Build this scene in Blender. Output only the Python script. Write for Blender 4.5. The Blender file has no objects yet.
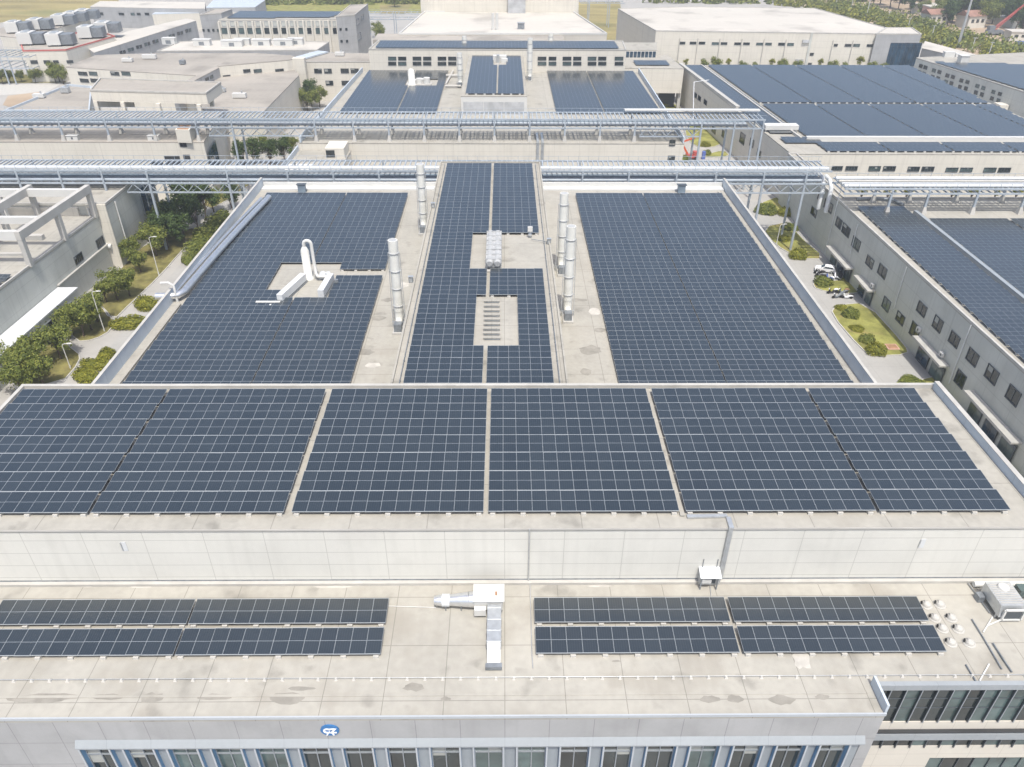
import bpy, bmesh, math, random
from mathutils import Vector, Matrix
random.seed(7)
scene = bpy.context.scene
COL = scene.collection
rad = math.radians

# ---------------------------------------------------------------- camera
W, H = 1024, 767
FPX, PITCH, YAW, ROLL, CAMZ = 762.0, 33.4, 0.68, 0.30, 66.0
_t, _y, _r = rad(PITCH), rad(YAW), rad(ROLL)
FW = Vector((math.sin(_y)*math.cos(_t), math.cos(_y)*math.cos(_t), -math.sin(_t)))
_rt = Vector((math.cos(_y), -math.sin(_y), 0)); _up = _rt.cross(FW)
RT = _rt*math.cos(_r) + _up*math.sin(_r); UP = _up*math.cos(_r) - _rt*math.sin(_r)
CAMP = Vector((0, 0, CAMZ))
cd = bpy.data.cameras.new('camera'); cam = bpy.data.objects.new('camera', cd); COL.objects.link(cam)
cd.sensor_width = 36; cd.lens = FPX/W*36; cd.clip_start = 1; cd.clip_end = 8000
m = Matrix.Identity(4)
for i in range(3):
    m[i][0] = RT[i]; m[i][1] = UP[i]; m[i][2] = -FW[i]; m[i][3] = CAMP[i]
cam.matrix_world = m
scene.camera = cam

def ray(px, py): return FW + RT*((px-W/2)/FPX) + UP*((H/2-py)/FPX)
def at(px, py, z):                       # survey point on the level plane z
    d = ray(px, py); return CAMP + d*((z-CAMZ)/d.z)
def atY(px, py, Y):                      # survey point on the plane y = Y
    d = ray(px, py); return CAMP + d*(Y/d.y)
def xy(px, py, z):
    p = at(px, py, z); return (p.x, p.y)

# ---------------------------------------------------------------- world
w = bpy.data.worlds.new('World'); scene.world = w; w.use_nodes = True
nt = w.node_tree; nt.nodes.clear()
sky = nt.nodes.new('ShaderNodeTexSky'); sky.sky_type = 'NISHITA'; sky.sun_disc = False
SUN = Vector((0.075, -0.44, 1.0)).normalized()
sky.sun_elevation = math.asin(SUN.z); sky.sun_rotation = math.atan2(SUN.x, SUN.y)
sky.air_density = 1.0; sky.dust_density = 3.5; sky.ozone_density = 0.7
bg = nt.nodes.new('ShaderNodeBackground'); bg.inputs[1].default_value = 0.15
wo = nt.nodes.new('ShaderNodeOutputWorld')
nt.links.new(sky.outputs[0], bg.inputs[0]); nt.links.new(bg.outputs[0], wo.inputs[0])
sl = bpy.data.lights.new('sun', 'SUN'); sl.energy = 3.1; sl.angle = rad(0.5); sl.color = (1, .955, .87)
so = bpy.data.objects.new('sun', sl); COL.objects.link(so)
so.rotation_euler = SUN.to_track_quat('Z', 'Y').to_euler()
scene.view_settings.view_transform = 'Standard'; scene.view_settings.look = 'None'
scene.view_settings.exposure = 0.46; scene.view_settings.gamma = 1.0

# ---------------------------------------------------------------- air
HZ = 0.00043
hm = bpy.data.materials.new('haze_air'); hm.use_nodes = True
for n in list(hm.node_tree.nodes):
    if n.type == 'BSDF_PRINCIPLED': hm.node_tree.nodes.remove(n)
pv = hm.node_tree.nodes.new('ShaderNodeVolumePrincipled'); pv.inputs['Density'].default_value = HZ; pv.inputs['Color'].default_value = (.90, .95, 1, 1); pv.inputs['Anisotropy'].default_value = .2
hm.node_tree.links.new(pv.outputs[0], hm.node_tree.nodes['Material Output'].inputs['Volume'])
hme = bpy.data.meshes.new('haze'); x, y0, y1, z0, z1 = 3100, -600, 4100, -1.0, 72.0
hme.from_pydata([(-x,y0,z0),(x,y0,z0),(x,y1,z0),(-x,y1,z0),(-x,y0,z1),(x,y0,z1),(x,y1,z1),(-x,y1,z1)], [], [(0,3,2,1),(4,5,6,7),(0,1,5,4),(1,2,6,5),(2,3,7,6),(3,0,4,7)])
hme.materials.append(hm); ho = bpy.data.objects.new('haze', hme); COL.objects.link(ho); ho['kind'] = 'stuff'; ho['label'] = 'thin pale haze over the whole plant'; ho['category'] = 'haze'

# ---------------------------------------------------------------- materials
def mk(name, col, *a, **k):
    return _mk(name, col, *a, **k)
def _mk(name, col, rough=.75, metal=0.0, var=.12, vs=.25, joint=None, jw=.05, jd=.55, stain=0.0, sscale=.12,
       stain_col=None, fine=.06, spec=.4, aniso=None, blots=0.0, bscale=.35, streak=0.0):
    """procedural surface: base colour, soft variation, optional joints (dx,dy,dz spacing) and stain patches"""
    M = bpy.data.materials.new(name); M.use_nodes = True
    T = M.node_tree; N = T.nodes; L = T.links
    b = N['Principled BSDF']
    b.inputs['Roughness'].default_value = rough; b.inputs['Metallic'].default_value = metal
    b.inputs['Specular IOR Level'].default_value = spec
    tc = N.new('ShaderNodeTexCoord'); src = tc.outputs['Object']
    cur = None
    def noise(scale, det, sc=None):
        n = N.new('ShaderNodeTexNoise'); n.inputs['Scale'].default_value = scale; n.inputs['Detail'].default_value = det
        if sc:
            mp = N.new('ShaderNodeMapping'); mp.inputs['Scale'].default_value = sc
            L.new(src, mp.inputs[0]); L.new(mp.outputs[0], n.inputs['Vector'])
        else: L.new(src, n.inputs['Vector'])
        return n.outputs['Fac']
    def math_(op, a, b_=None, c=None):
        n = N.new('ShaderNodeMath'); n.operation = op
        for i, v in enumerate((a, b_, c)):
            if v is None: continue
            if isinstance(v, (int, float)): n.inputs[i].default_value = v
            else: L.new(v, n.inputs[i])
        return n.outputs[0]
    def mix(f, a, c):
        n = N.new('ShaderNodeMix'); n.data_type = 'RGBA'
        if isinstance(f, (int, float)): n.inputs[0].default_value = f
        else: L.new(f, n.inputs[0])
        for s, v in ((n.inputs[6], a), (n.inputs[7], c)):
            if isinstance(v, tuple): s.default_value = (*v, 1)
            else: L.new(v, s)
        return n.outputs[2]
    dk = tuple(max(0, c*(1-var)) for c in col); lt = tuple(min(1, c*(1+var)) for c in col)
    r = N.new('ShaderNodeValToRGB'); r.color_ramp.elements[0].position = .32; r.color_ramp.elements[1].position = .68
    r.color_ramp.elements[0].color = (*dk, 1); r.color_ramp.elements[1].color = (*lt, 1)
    L.new(noise(vs, 5, aniso), r.inputs[0]); cur = r.outputs[0]
    if fine:
        f = noise(vs*14, 3)
        g = math_('MULTIPLY_ADD', f, fine*2, 1-fine)
        n = N.new('ShaderNodeVectorMath'); n.operation = 'SCALE'; L.new(cur, n.inputs[0]); L.new(g, n.inputs['Scale']); cur = n.outputs[0]
    if stain:
        f = noise(sscale, 6); f = math_('SUBTRACT', f, .52); f = math_('MULTIPLY', f, 7.0)
        n = N.new('ShaderNodeClamp'); L.new(f, n.inputs[0]); f = math_('MULTIPLY', n.outputs[0], stain)
        cur = mix(f, cur, stain_col or tuple(c*.6 for c in col))
    if blots:
        f = noise(bscale, 5); f = math_('SUBTRACT', f, .60); f = math_('MULTIPLY', f, 9.0)
        n = N.new('ShaderNodeClamp'); L.new(f, n.inputs[0]); f = math_('MULTIPLY', n.outputs[0], blots)
        cur = mix(f, cur, tuple(c*.48 for c in col))
        f = noise(.9, 4, (1.2, .07, 1)); f = math_('SUBTRACT', f, .5); f = math_('MULTIPLY', f, 4.0)
        n = N.new('ShaderNodeClamp'); L.new(f, n.inputs[0]); f = math_('MULTIPLY', n.outputs[0], blots*.45)
        cur = mix(f, cur, tuple(min(1, c*1.22) for c in col))
    if streak:
        f = noise(1.0, 4, (1.6, 1.6, .06)); f = math_('SUBTRACT', f, .50); f = math_('MULTIPLY', f, 4.5)
        n = N.new('ShaderNodeClamp'); L.new(f, n.inputs[0]); f = math_('MULTIPLY', n.outputs[0], streak)
        cur = mix(f, cur, tuple(c*.66 for c in col))
    if joint:
        sp = N.new('ShaderNodeSeparateXYZ'); L.new(src, sp.inputs[0]); mask = None
        for i, d in enumerate(joint):
            if not d: continue
            q = math_('DIVIDE', sp.outputs[i], d); q = math_('FRACT', q); q = math_('SUBTRACT', q, .5); q = math_('ABSOLUTE', q)
            q = math_('GREATER_THAN', q, .5 - jw/d/2)
            mask = q if mask is None else math_('MAXIMUM', mask, q)
        mask = math_('MULTIPLY', mask, jd)
        cur = mix(mask, cur, tuple(c*.3 for c in col))
    L.new(cur, b.inputs['Base Color'])
    return M

def panel_glass():
    M = bpy.data.materials.new('solar_cells'); M.use_nodes = True
    T = M.node_tree; N = T.nodes; L = T.links; b = N['Principled BSDF']
    tc = N.new('ShaderNodeTexCoord'); sp = N.new('ShaderNodeSeparateXYZ'); L.new(tc.outputs['Object'], sp.inputs[0])
    def M_(op, a, c=None):
        n = N.new('ShaderNodeMath'); n.operation = op
        for i, v in enumerate((a, c)):
            if v is None: continue
            if isinstance(v, (int, float)): n.inputs[i].default_value = v
            else: L.new(v, n.inputs[i])
        return n.outputs[0]
    def line(o, d, wd, off=0.0):
        q = M_('ADD', o, off); q = M_('DIVIDE', q, d); q = M_('FRACT', q); q = M_('SUBTRACT', q, .5); q = M_('ABSOLUTE', q)
        return M_('GREATER_THAN', q, .5-wd/d/2)
    big = line(sp.outputs[0], .179, .010, -.03)
    hor = line(sp.outputs[1], .0912, .004, -.03)
    m1 = M_('MAXIMUM', M_('MULTIPLY', big, .55), M_('MULTIPLY', hor, .12))
    oi = N.new('ShaderNodeObjectInfo')
    r = N.new('ShaderNodeValToRGB'); r.color_ramp.elements[0].color = (.008, .0155, .0215, 1); r.color_ramp.elements[1].color = (.015, .0235, .030, 1)
    L.new(oi.outputs['Random'], r.inputs[0])
    nz = N.new('ShaderNodeTexNoise'); nz.inputs['Scale'].default_value = .7; L.new(tc.outputs['Object'], nz.inputs['Vector'])
    mx = N.new('ShaderNodeMix'); mx.data_type = 'RGBA'; L.new(m1, mx.inputs[0]); L.new(r.outputs[0], mx.inputs[6]); mx.inputs[7].default_value = (.10, .11, .125, 1)
    d = N.new('ShaderNodeMix'); d.data_type = 'RGBA'; L.new(M_('MULTIPLY', nz.outputs['Fac'], .055), d.inputs[0]); L.new(mx.outputs[2], d.inputs[6]); d.inputs[7].default_value = (.22, .21, .19, 1)
    L.new(d.outputs[2], b.inputs['Base Color'])
    b.inputs['Roughness'].default_value = .30; b.inputs['IOR'].default_value = 1.62
    b.inputs['Coat Weight'].default_value = .85; b.inputs['Coat Roughness'].default_value = .27; b.inputs['Coat IOR'].default_value = 1.6
    return M

def leafm(name, a, b_, c):
    M = bpy.data.materials.new(name); M.use_nodes = True
    T = M.node_tree; N = T.nodes; L = T.links; b = N['Principled BSDF']
    ge = N.new('ShaderNodeNewGeometry')
    n = N.new('ShaderNodeTexNoise'); n.inputs['Scale'].default_value = .9; n.inputs['Detail'].default_value = 4
    L.new(ge.outputs['Position'], n.inputs['Vector'])
    ad = N.new('ShaderNodeMath'); ad.operation = 'MULTIPLY_ADD'; L.new(ge.outputs['Random Per Island'], ad.inputs[0]); ad.inputs[1].default_value = .5
    ma = N.new('ShaderNodeMath'); ma.operation = 'MULTIPLY_ADD'; L.new(n.outputs['Fac'], ma.inputs[0]); ma.inputs[1].default_value = .9; ma.inputs[2].default_value = -.2
    L.new(ma.outputs[0], ad.inputs[2])
    r = N.new('ShaderNodeValToRGB'); r.color_ramp.elements[0].position = .15; r.color_ramp.elements[1].position = .9
    r.color_ramp.elements[0].color = (*a, 1); r.color_ramp.elements[1].color = (*c, 1); e = r.color_ramp.elements.new(.5); e.color = (*b_, 1)
    L.new(ad.outputs[0], r.inputs[0]); L.new(r.outputs[0], b.inputs['Base Color'])
    b.inputs['Roughness'].default_value = .6; b.inputs['Specular IOR Level'].default_value = .3
    tl = N.new('ShaderNodeBsdfTranslucent'); L.new(r.outputs[0], tl.inputs['Color'])
    ms = N.new('ShaderNodeMixShader'); ms.inputs[0].default_value = .35; L.new(b.outputs[0], ms.inputs[1]); L.new(tl.outputs[0], ms.inputs[2])
    L.new(ms.outputs[0], N['Material Output'].inputs['Surface'])
    return M

CONC = (.356, .342, .304)
M = dict(
 unitgrey=mk('unit_grey_paint', (.40, .41, .415), .6, var=.08, vs=1.5, stain=.25, sscale=1.2, joint=(0, 1.2, 0), jw=.05, jd=.3),
 blind=mk('window_blind', (.34, .35, .33), .7, var=.1, vs=.5),
 patch=mk('repair_mortar', (.47, .45, .41), .9, var=.12, vs=1.2, stain=.3, sscale=1),
 patchd=mk('damp_patch', (.265, .252, .222), .85, var=.15, vs=1.0, stain=.4, sscale=.8),
 roof_low=mk('roof_slab_tiles', (.358, .344, .306), .9, var=.10, vs=.12, joint=(4.25, 4.6, 0), jw=.06, jd=.50, stain=.6, sscale=.22, stain_col=(.29, .27, .232), fine=.14, blots=.55, bscale=.42),
 roof=mk('roof_concrete', CONC, .9, var=.12, vs=.14, joint=(6.0, 6.0, 0), jw=.08, jd=.40, stain=.6, sscale=.14, stain_col=(.275, .257, .222), fine=.14, blots=.55, bscale=.33),
 roof_far=mk('roof_weathered', (.33, .305, .27), .9, var=.14, vs=.07, joint=(0, 5, 0), jw=.25, jd=.15, stain=.6, sscale=.07, fine=.12, aniso=(.3, 1, 1), blots=.5, bscale=.09),
 roof_white=mk('roof_white_membrane', (.50, .475, .43), .8, var=.06, vs=.04, joint=(0, 6, 0), jw=.3, jd=.10, stain=.55, sscale=.06, fine=.06, aniso=(.3, 1, 1), blots=.25, bscale=.06),
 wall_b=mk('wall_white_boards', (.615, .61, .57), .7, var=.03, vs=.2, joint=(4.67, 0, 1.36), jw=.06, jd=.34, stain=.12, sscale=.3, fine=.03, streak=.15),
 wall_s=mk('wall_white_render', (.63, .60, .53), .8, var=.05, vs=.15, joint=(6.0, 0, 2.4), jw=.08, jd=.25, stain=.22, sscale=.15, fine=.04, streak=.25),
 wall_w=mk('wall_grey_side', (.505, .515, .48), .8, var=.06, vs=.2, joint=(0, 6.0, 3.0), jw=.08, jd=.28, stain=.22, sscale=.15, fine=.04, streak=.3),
 wall_grey=mk('wall_grey_cladding', (.355, .36, .365), .6, var=.06, vs=.3, joint=(3.083, 0, 2.6), jw=.05, jd=.5, stain=.3, sscale=.25, fine=.04, streak=.22),
 wall_beige=mk('wall_beige', (.56, .53, .47), .75, var=.05, vs=.3, joint=(2.4, 0, 1.6), jw=.04, jd=.3, fine=.03),
 concrete=mk('fair_concrete', (.44, .43, .405), .8, var=.08, vs=.4, fine=.05),
 white=mk('white_paint', (.58, .58, .56), .5, var=.03, vs=.6, fine=.02),
 whitem=mk('white_metal_sheet', (.60, .62, .63), .35, var=.04, vs=.8, fine=.02),
 coping=mk('coping_light', (.44, .43, .40), .6, var=.08, vs=.7, stain=.2, sscale=.5, fine=.04),
 bluegrey=mk('blue_grey_metal', (.47, .525, .58), .45, var=.06, vs=.5, joint=(0, 4, 0), jw=.06, jd=.3, fine=.03),
 rack=mk('rack_blue_paint', (.35, .395, .44), .45, var=.10, vs=.5, fine=.05),
 rackdark=mk('rack_steel_dark', (.17, .22, .27), .5, var=.2, vs=.5),
 galv=mk('galvanised_steel', (.52, .54, .55), .35, .55, var=.10, vs=2, fine=.05),
 galvd=mk('galvanised_dark', (.22, .24, .26), .5, .3, var=.2, vs=2),
 silver=mk('duct_foil', (.68, .69, .70), .28, .8, var=.08, vs=1.5, fine=.05),
 frp=mk('stack_white_frp', (.66, .66, .62), .75, var=.06, vs=.7, stain=.15, sscale=.8, fine=.03),
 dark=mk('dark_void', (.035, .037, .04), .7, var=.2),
 glass=mk('window_glass', (.022, .030, .032), .08, var=.5, vs=.35, spec=.7, fine=0),
 glassb=mk('window_glass_blue', (.02, .05, .085), .08, var=.5, vs=.35, spec=.7, fine=0),
 glassg=mk('window_glass_green', (.07, .105, .105), .10, var=.45, vs=.45, spec=.7, fine=0, joint=None),
 frame=mk('window_frame', (.30, .33, .36), .4, .3, var=.05),
 framed=mk('window_frame_dark', (.09, .105, .12), .4, .3, var=.05),
 finb=mk('fin_blue', (.13, .27, .45), .45, var=.06),
 finw=mk('fin_white_blue', (.40, .43, .46), .45, var=.04),
 pilaster=mk('pilaster_grey', (.27, .30, .325), .45, var=.05, vs=.5),
 sill=mk('white_blue_sill', (.29, .315, .335), .5, var=.04, joint=(3.083, 0, 0), jw=.03, jd=.3),
 pframe=mk('panel_frame', (.34, .365, .38), .45, .2, var=.04, fine=0),
 pmid=mk('panel_midline', (.27, .30, .325), .5, .1, var=.04, fine=0),
 pback=mk('panel_back', (.08, .08, .085), .7, var=.1, fine=0),
 cells=panel_glass(),
 ballast=mk('ballast_block', (.50, .49, .46), .85, var=.08, vs=3),
 ground=mk('ground_paving', (.36, .35, .33), .9, var=.12, vs=.05, stain=.3, sscale=.05, fine=.08),
 road=mk('road_concrete', (.345, .34, .325), .9, var=.10, vs=.12, joint=(5, 5, 0), jw=.08, jd=.2, stain=.3, sscale=.12, fine=.08),
 kerb=mk('kerb_stone', (.45, .44, .41), .8, var=.08, vs=1),
 lawn=mk('lawn_grass', (.225, .225, .062), .95, var=.35, vs=.35, stain=.5, sscale=.22, stain_col=(.29, .215, .095), fine=.35),
 lawnd=mk('planted_grass', (.165, .15, .05), .95, var=.4, vs=.5, stain=.45, sscale=.3, stain_col=(.20, .16, .07), fine=.35),
 field=mk('field_dry_grass', (.27, .225, .095), .95, var=.30, vs=.05, stain=.6, sscale=.025, stain_col=(.16, .175, .07), fine=.3, aniso=(.35, 1.6, 1)),
 soil=mk('bare_soil', (.36, .28, .20), .95, var=.2, vs=.05, stain=.4, sscale=.05, stain_col=(.45, .38, .30)),
 bark=mk('bark', (.10, .075, .055), .9, var=.2, vs=3),
 leaf=leafm('leaves_mid', (.075, .105, .026), (.18, .215, .045), (.36, .37, .085)),
 leafd=leafm('leaves_dark', (.03, .058, .020), (.075, .125, .036), (.15, .20, .06)),
 leafy=leafm('leaves_yellow', (.10, .12, .018), (.23, .24, .032), (.40, .38, .05)),
 red=mk('red_paint', (.42, .09, .08), .45, var=.1),
 orange=mk('orange_paint', (.60, .12, .05), .45, var=.1),
 terracotta=mk('terracotta_roof', (.27, .155, .12), .85, var=.2, vs=.4),
 rust=mk('rust_stain', (.33, .19, .11), .9, var=.25, vs=.8),
 black=mk('black_plastic', (.025, .025, .028), .45, var=.2),
 rubber=mk('rubber', (.02, .02, .02), .8, var=.1),
 bluep=mk('blue_plastic', (.10, .15, .42), .4, var=.1),
 carw=mk('white_car_paint', (.80, .80, .80), .25, var=.01, fine=0),
 signb=mk('sign_blue', (.03, .15, .37), .4, var=.03, fine=0),
 signw=mk('sign_white', (.85, .86, .88), .4, var=.01, fine=0),
 louvre=mk('louvre_grey', (.46, .47, .48), .6, var=.2, vs=.35, stain=.4, sscale=.4, joint=(0, 0, .5), jw=.1, jd=.4),
 pink=mk('pink_paint', (.55, .33, .28), .7, var=.1),
)

# ---------------------------------------------------------------- mesh helpers
class MB:
    def __init__(s): s.v = []; s.f = []; s.m = []; s.sm = []
    def add(s, vs, fs, mi=0, smooth=False):
        o = len(s.v); s.v += [tuple(v) for v in vs]
        for f in fs: s.f.append(tuple(i+o for i in f)); s.m.append(mi); s.sm.append(smooth)
    def box(s, x0, x1, y0, y1, z0, z1, mi=0):
        v = [(x0,y0,z0),(x1,y0,z0),(x1,y1,z0),(x0,y1,z0),(x0,y0,z1),(x1,y0,z1),(x1,y1,z1),(x0,y1,z1)]
        s.add(v, [(0,3,2,1),(4,5,6,7),(0,1,5,4),(1,2,6,5),(2,3,7,6),(3,0,4,7)], mi)
    def bar(s, a, b, wd, ht, mi=0):          # box beam from a to b (any direction)
        a = Vector(a); b = Vector(b); d = (b-a).normalized()
        u = Vector((0,0,1)) if abs(d.z) < .95 else Vector((0,1,0))
        r = d.cross(u).normalized(); u = r.cross(d).normalized()
        v = []
        for p in (a, b):
            for i, j in ((-1,-1),(1,-1),(1,1),(-1,1)): v.append(p + r*(i*wd/2) + u*(j*ht/2))
        s.add(v, [(0,1,2,3),(7,6,5,4),(0,4,5,1),(1,5,6,2),(2,6,7,3),(3,7,4,0)], mi)
    def tube(s, pts, r, n=10, mi=0, cap=True):
        pts = [Vector(p) for p in pts]; rs = r if isinstance(r, (list, tuple)) else [r]*len(pts)
        vs = []; fs = []; pu = None
        for i, p in enumerate(pts):
            d = (pts[min(i+1, len(pts)-1)] - pts[max(i-1, 0)]).normalized()
            if pu is None:
                u = Vector((0,0,1)) if abs(d.z) < .9 else Vector((1,0,0))
            else: u = pu
            a = d.cross(u).normalized(); u = a.cross(d).normalized(); pu = u
            for k in range(n):
                t = 2*math.pi*k/n; vs.append(p + (a*math.cos(t) + u*math.sin(t))*rs[i])
        for i in range(len(pts)-1):
            for k in range(n):
                k2 = (k+1) % n; fs.append((i*n+k, i*n+k2, (i+1)*n+k2, (i+1)*n+k))
        s.add(vs, fs, mi, True)
        if cap:
            o = (len(pts)-1)*n
            s.add(vs[:n], [tuple(range(n))], mi); s.add(vs[o:o+n], [tuple(reversed(range(n)))], mi)
    def lathe(s, c, prof, n=16, mi=0):
        vs = []; fs = []; c = Vector(c)
        for (r, z) in prof:
            for k in range(n):
                t = 2*math.pi*k/n; vs.append(c + Vector((r*math.cos(t), r*math.sin(t), z)))
        for i in range(len(prof)-1):
            for k in range(n):
                k2 = (k+1) % n; fs.append((i*n+k, i*n+k2, (i+1)*n+k2, (i+1)*n+k))
        s.add(vs, fs, mi, True)
        o = (len(prof)-1)*n
        if prof[-1][0] > .01: s.add(vs[o:], [tuple(range(n))], mi)
    def prism(s, poly, z0, z1, mi=0, top=True, bot=False, mtop=None):
        n = len(poly); v = [(p[0], p[1], z0) for p in poly] + [(p[0], p[1], z1) for p in poly]
        s.add(v, [(i, (i+1) % n, n+(i+1) % n, n+i) for i in range(n)], mi)
        if top: s.add(v[n:], [tuple(range(n))], mi if mtop is None else mtop)
        if bot: s.add(v[:n], [tuple(reversed(range(n)))], mi)
    def ring(s, poly, t, z0, z1, out=.03, mi=0):
        o = offset(poly, -out); q = offset(poly, t); n = len(poly)
        v = [(p[0],p[1],z0) for p in o]+[(p[0],p[1],z1) for p in o]+[(p[0],p[1],z1) for p in q]+[(p[0],p[1],z0) for p in q]
        fs = []
        for i in range(n):
            j = (i+1) % n
            fs += [(i,j,n+j,n+i),(n+i,n+j,2*n+j,2*n+i),(2*n+i,2*n+j,3*n+j,3*n+i),(3*n+i,3*n+j,j,i)]
        s.add(v, fs, mi)
    def build(s, name, mats, parent=None):
        me = bpy.data.meshes.new(name); me.from_pydata(s.v, [], s.f)
        for x in (mats if isinstance(mats, (list, tuple)) else [mats]): me.materials.append(M[x])
        me.polygons.foreach_set('material_index', s.m); me.polygons.foreach_set('use_smooth', s.sm)
        me.update()
        o = bpy.data.objects.new(name, me); COL.objects.link(o)
        if parent: o.parent = parent
        return o

def ccw(poly):
    a = sum(poly[i][0]*poly[(i+1) % len(poly)][1]-poly[(i+1) % len(poly)][0]*poly[i][1] for i in range(len(poly)))
    return list(poly) if a > 0 else list(reversed(poly))
def offset(poly, d):                         # inward for d>0 (ccw convex-ish)
    n = len(poly); out = []
    for i in range(n):
        p0, p1, p2 = [Vector(poly[k % n][:2]) for k in (i-1, i, i+1)]
        e1 = (p1-p0).normalized(); e2 = (p2-p1).normalized()
        n1 = Vector((-e1.y, e1.x)); n2 = Vector((-e2.y, e2.x))
        b = n1+n2; k = 1+n1.dot(n2)
        out.append(tuple(p1 + b*(d/max(k, .2))))
    return out
def tag(o, label, cat, group=None, kind=None):
    o['label'] = label; o['category'] = cat
    if group: o['group'] = group
    if kind: o['kind'] = kind
    return o
def struct(o, label=None):
    o['kind'] = 'structure'
    if label: o['label'] = label
    return o
def thing(name, label, cat, loc=(0,0,0), group=None, rz=0):
    o = bpy.data.objects.new(name, None); COL.objects.link(o); o.location = loc; o.rotation_euler = (0,0,rz)
    o.empty_display_size = .5
    return tag(o, label, cat, group)
KIDS = {}
def cp(src, loc, label, rz=0, sc=None, group=None):
    """copy a thing with its parts and sub-parts"""
    def rec(o, par):
        c = o.copy(); COL.objects.link(c)
        if par: c.parent = par
        for k in [x for x in o.children]: rec(k, c)
        return c
    r = rec(src, None); r.location = loc; r.rotation_euler = (0,0,rz)
    if sc: r.scale = (sc, sc, sc) if isinstance(sc, (int, float)) else sc
    r['label'] = label
    if group: r['group'] = group
    return r

ORD = ['first','second','third','fourth','fifth','sixth','seventh','eighth','ninth','tenth','eleventh','twelfth','thirteenth','fourteenth','fifteenth','sixteenth','seventeenth','eighteenth','nineteenth','twentieth','twenty-first','twenty-second','twenty-third','twenty-fourth','twenty-fifth','twenty-sixth','twenty-seventh','twenty-eighth','twenty-ninth','thirtieth']

def building(name, label, poly, z, wall='wall_s', roof='roof', par=0.0, pt=.3, parm='coping', cat='building', z0=0.0, group=None, over=.03):
    poly = ccw(poly)
    b = thing(name, label, cat, (0,0,0), group)
    mb = MB(); mb.prism(poly, z0, z-.22, 0, top=False); mb.build('wall', wall, b)
    mb = MB(); mb.prism(offset(poly, -over), z-.22, z, 0, bot=True); mb.build('roof', roof, b)
    if par:
        mb = MB(); mb.ring(poly, pt, z-.05, z+par, out=over+.03); mb.build('parapet', parm, b)
    return b

def wins(parent, A, B, rects, glass='glass', frame='framed', name='window', mull=2, deep=.06, px=True, tr=0):
    """windows on the vertical wall A->B (outward normal to the right of A->B); rects in survey pixels (x0,y0,x1,y1) or metres (u0,u1,z0,z1)"""
    A = Vector((A[0], A[1], 0)); B = Vector((B[0], B[1], 0)); d = (B-A).normalized(); n = Vector((d.y, -d.x, 0))
    for r in rects:
        if px:
            def hit(x, y):
                q = ray(x, y); t = (A-CAMP).dot(n)/q.dot(n); return CAMP + q*t
            cx, cy = (r[0]+r[2])/2, (r[1]+r[3])/2
            u0 = (hit(r[0], cy)-A).dot(d); u1 = (hit(r[2], cy)-A).dot(d); z1 = hit(cx, r[1]).z; z0 = hit(cx, r[3]).z
            if u0 > u1: u0, u1 = u1, u0
        else: u0, u1, z0, z1 = r
        c = A + d*((u0+u1)/2) + Vector((0,0,(z0+z1)/2)); hw = (u1-u0)/2; hh = (z1-z0)/2
        fw = min(.12, hw*.12)
        f = MB(); g = MB()
        def lb(mb, a0, a1, b0, b1, o0, o1):
            v = []
            for o in (o0, o1):
                for (a, b_) in ((a0,b0),(a1,b0),(a1,b1),(a0,b1)): v.append(c + d*a + Vector((0,0,b_)) + n*o)
            mb.add(v, [(3,2,1,0),(4,5,6,7),(0,1,5,4),(1,2,6,5),(2,3,7,6),(3,0,4,7)])
        lb(f, -hw-fw, hw+fw, hh, hh+fw, .004, deep+.06); lb(f, -hw-fw, hw+fw, -hh-fw, -hh, .004, deep+.08)
        lb(f, -hw-fw, -hw, -hh, hh, .004, deep+.05); lb(f, hw, hw+fw, -hh, hh, .004, deep+.05)
        for k in range(1, mull):
            a = -hw + 2*hw*k/mull; lb(f, a-fw*.3, a+fw*.3, -hh, hh, .02, deep+.03)
        if tr: lb(f, -hw, hw, hh-2*hh*tr-fw*.3, hh-2*hh*tr+fw*.3, .022, deep+.028)
        lb(g, -hw, hw, -hh, hh, .006, .02)
        wo_ = f.build(name, frame, parent)
        g.build('pane', ('glassg' if glass == 'glass' and random.random() < .25 else glass), wo_)
        if glass == 'glass' and mull > 1 and random.random() < .4:
            bl_ = MB(); k = random.randrange(mull); a0 = -hw+2*hw*k/mull+.08; a1 = -hw+2*hw*(k+1)/mull-.08; lb(bl_, a0, a1, hh*random.uniform(-.4,.6), hh-.04, .0205, .0235); bl_.build('blind', 'blind', wo_)
    return
# ================================================================ solar rows
PW, PL, PP, TILT = 1.148, 2.278, 1.154, rad(4.5)
def _panel():
    xs = [0,.013,PW-.013,PW]; ys = [0,.05,PL/2-.016,PL/2+.016,PL-.05,PL]; mb = MB(); t = .055
    v = [(x,y,t) for y in ys for x in xs]
    mb.add(v, [])
    for j in range(5):
        for i in range(3):
            g = i == 1 and j in (1, 3); mid = i == 1 and j == 2
            mb.f.append((j*4+i, j*4+i+1, (j+1)*4+i+1, (j+1)*4+i)); mb.m.append(1 if g else (2 if mid else 0)); mb.sm.append(False)
    v = [(0,0,0),(PW,0,0),(PW,PL,0),(0,PL,0),(0,0,t),(PW,0,t),(PW,PL,t),(0,PL,t)]
    mb.add(v, [(0,1,5,4),(1,2,6,5),(2,3,7,6),(3,0,4,7)], 0); mb.add(v[:4], [(0,3,2,1)], 3)
    o = mb.build('solar_panel', ['pframe','cells','pmid','pback']); me = o.data; bpy.data.objects.remove(o); return me
PANEL = _panel()
FZ = .36
_fr = {}
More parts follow.
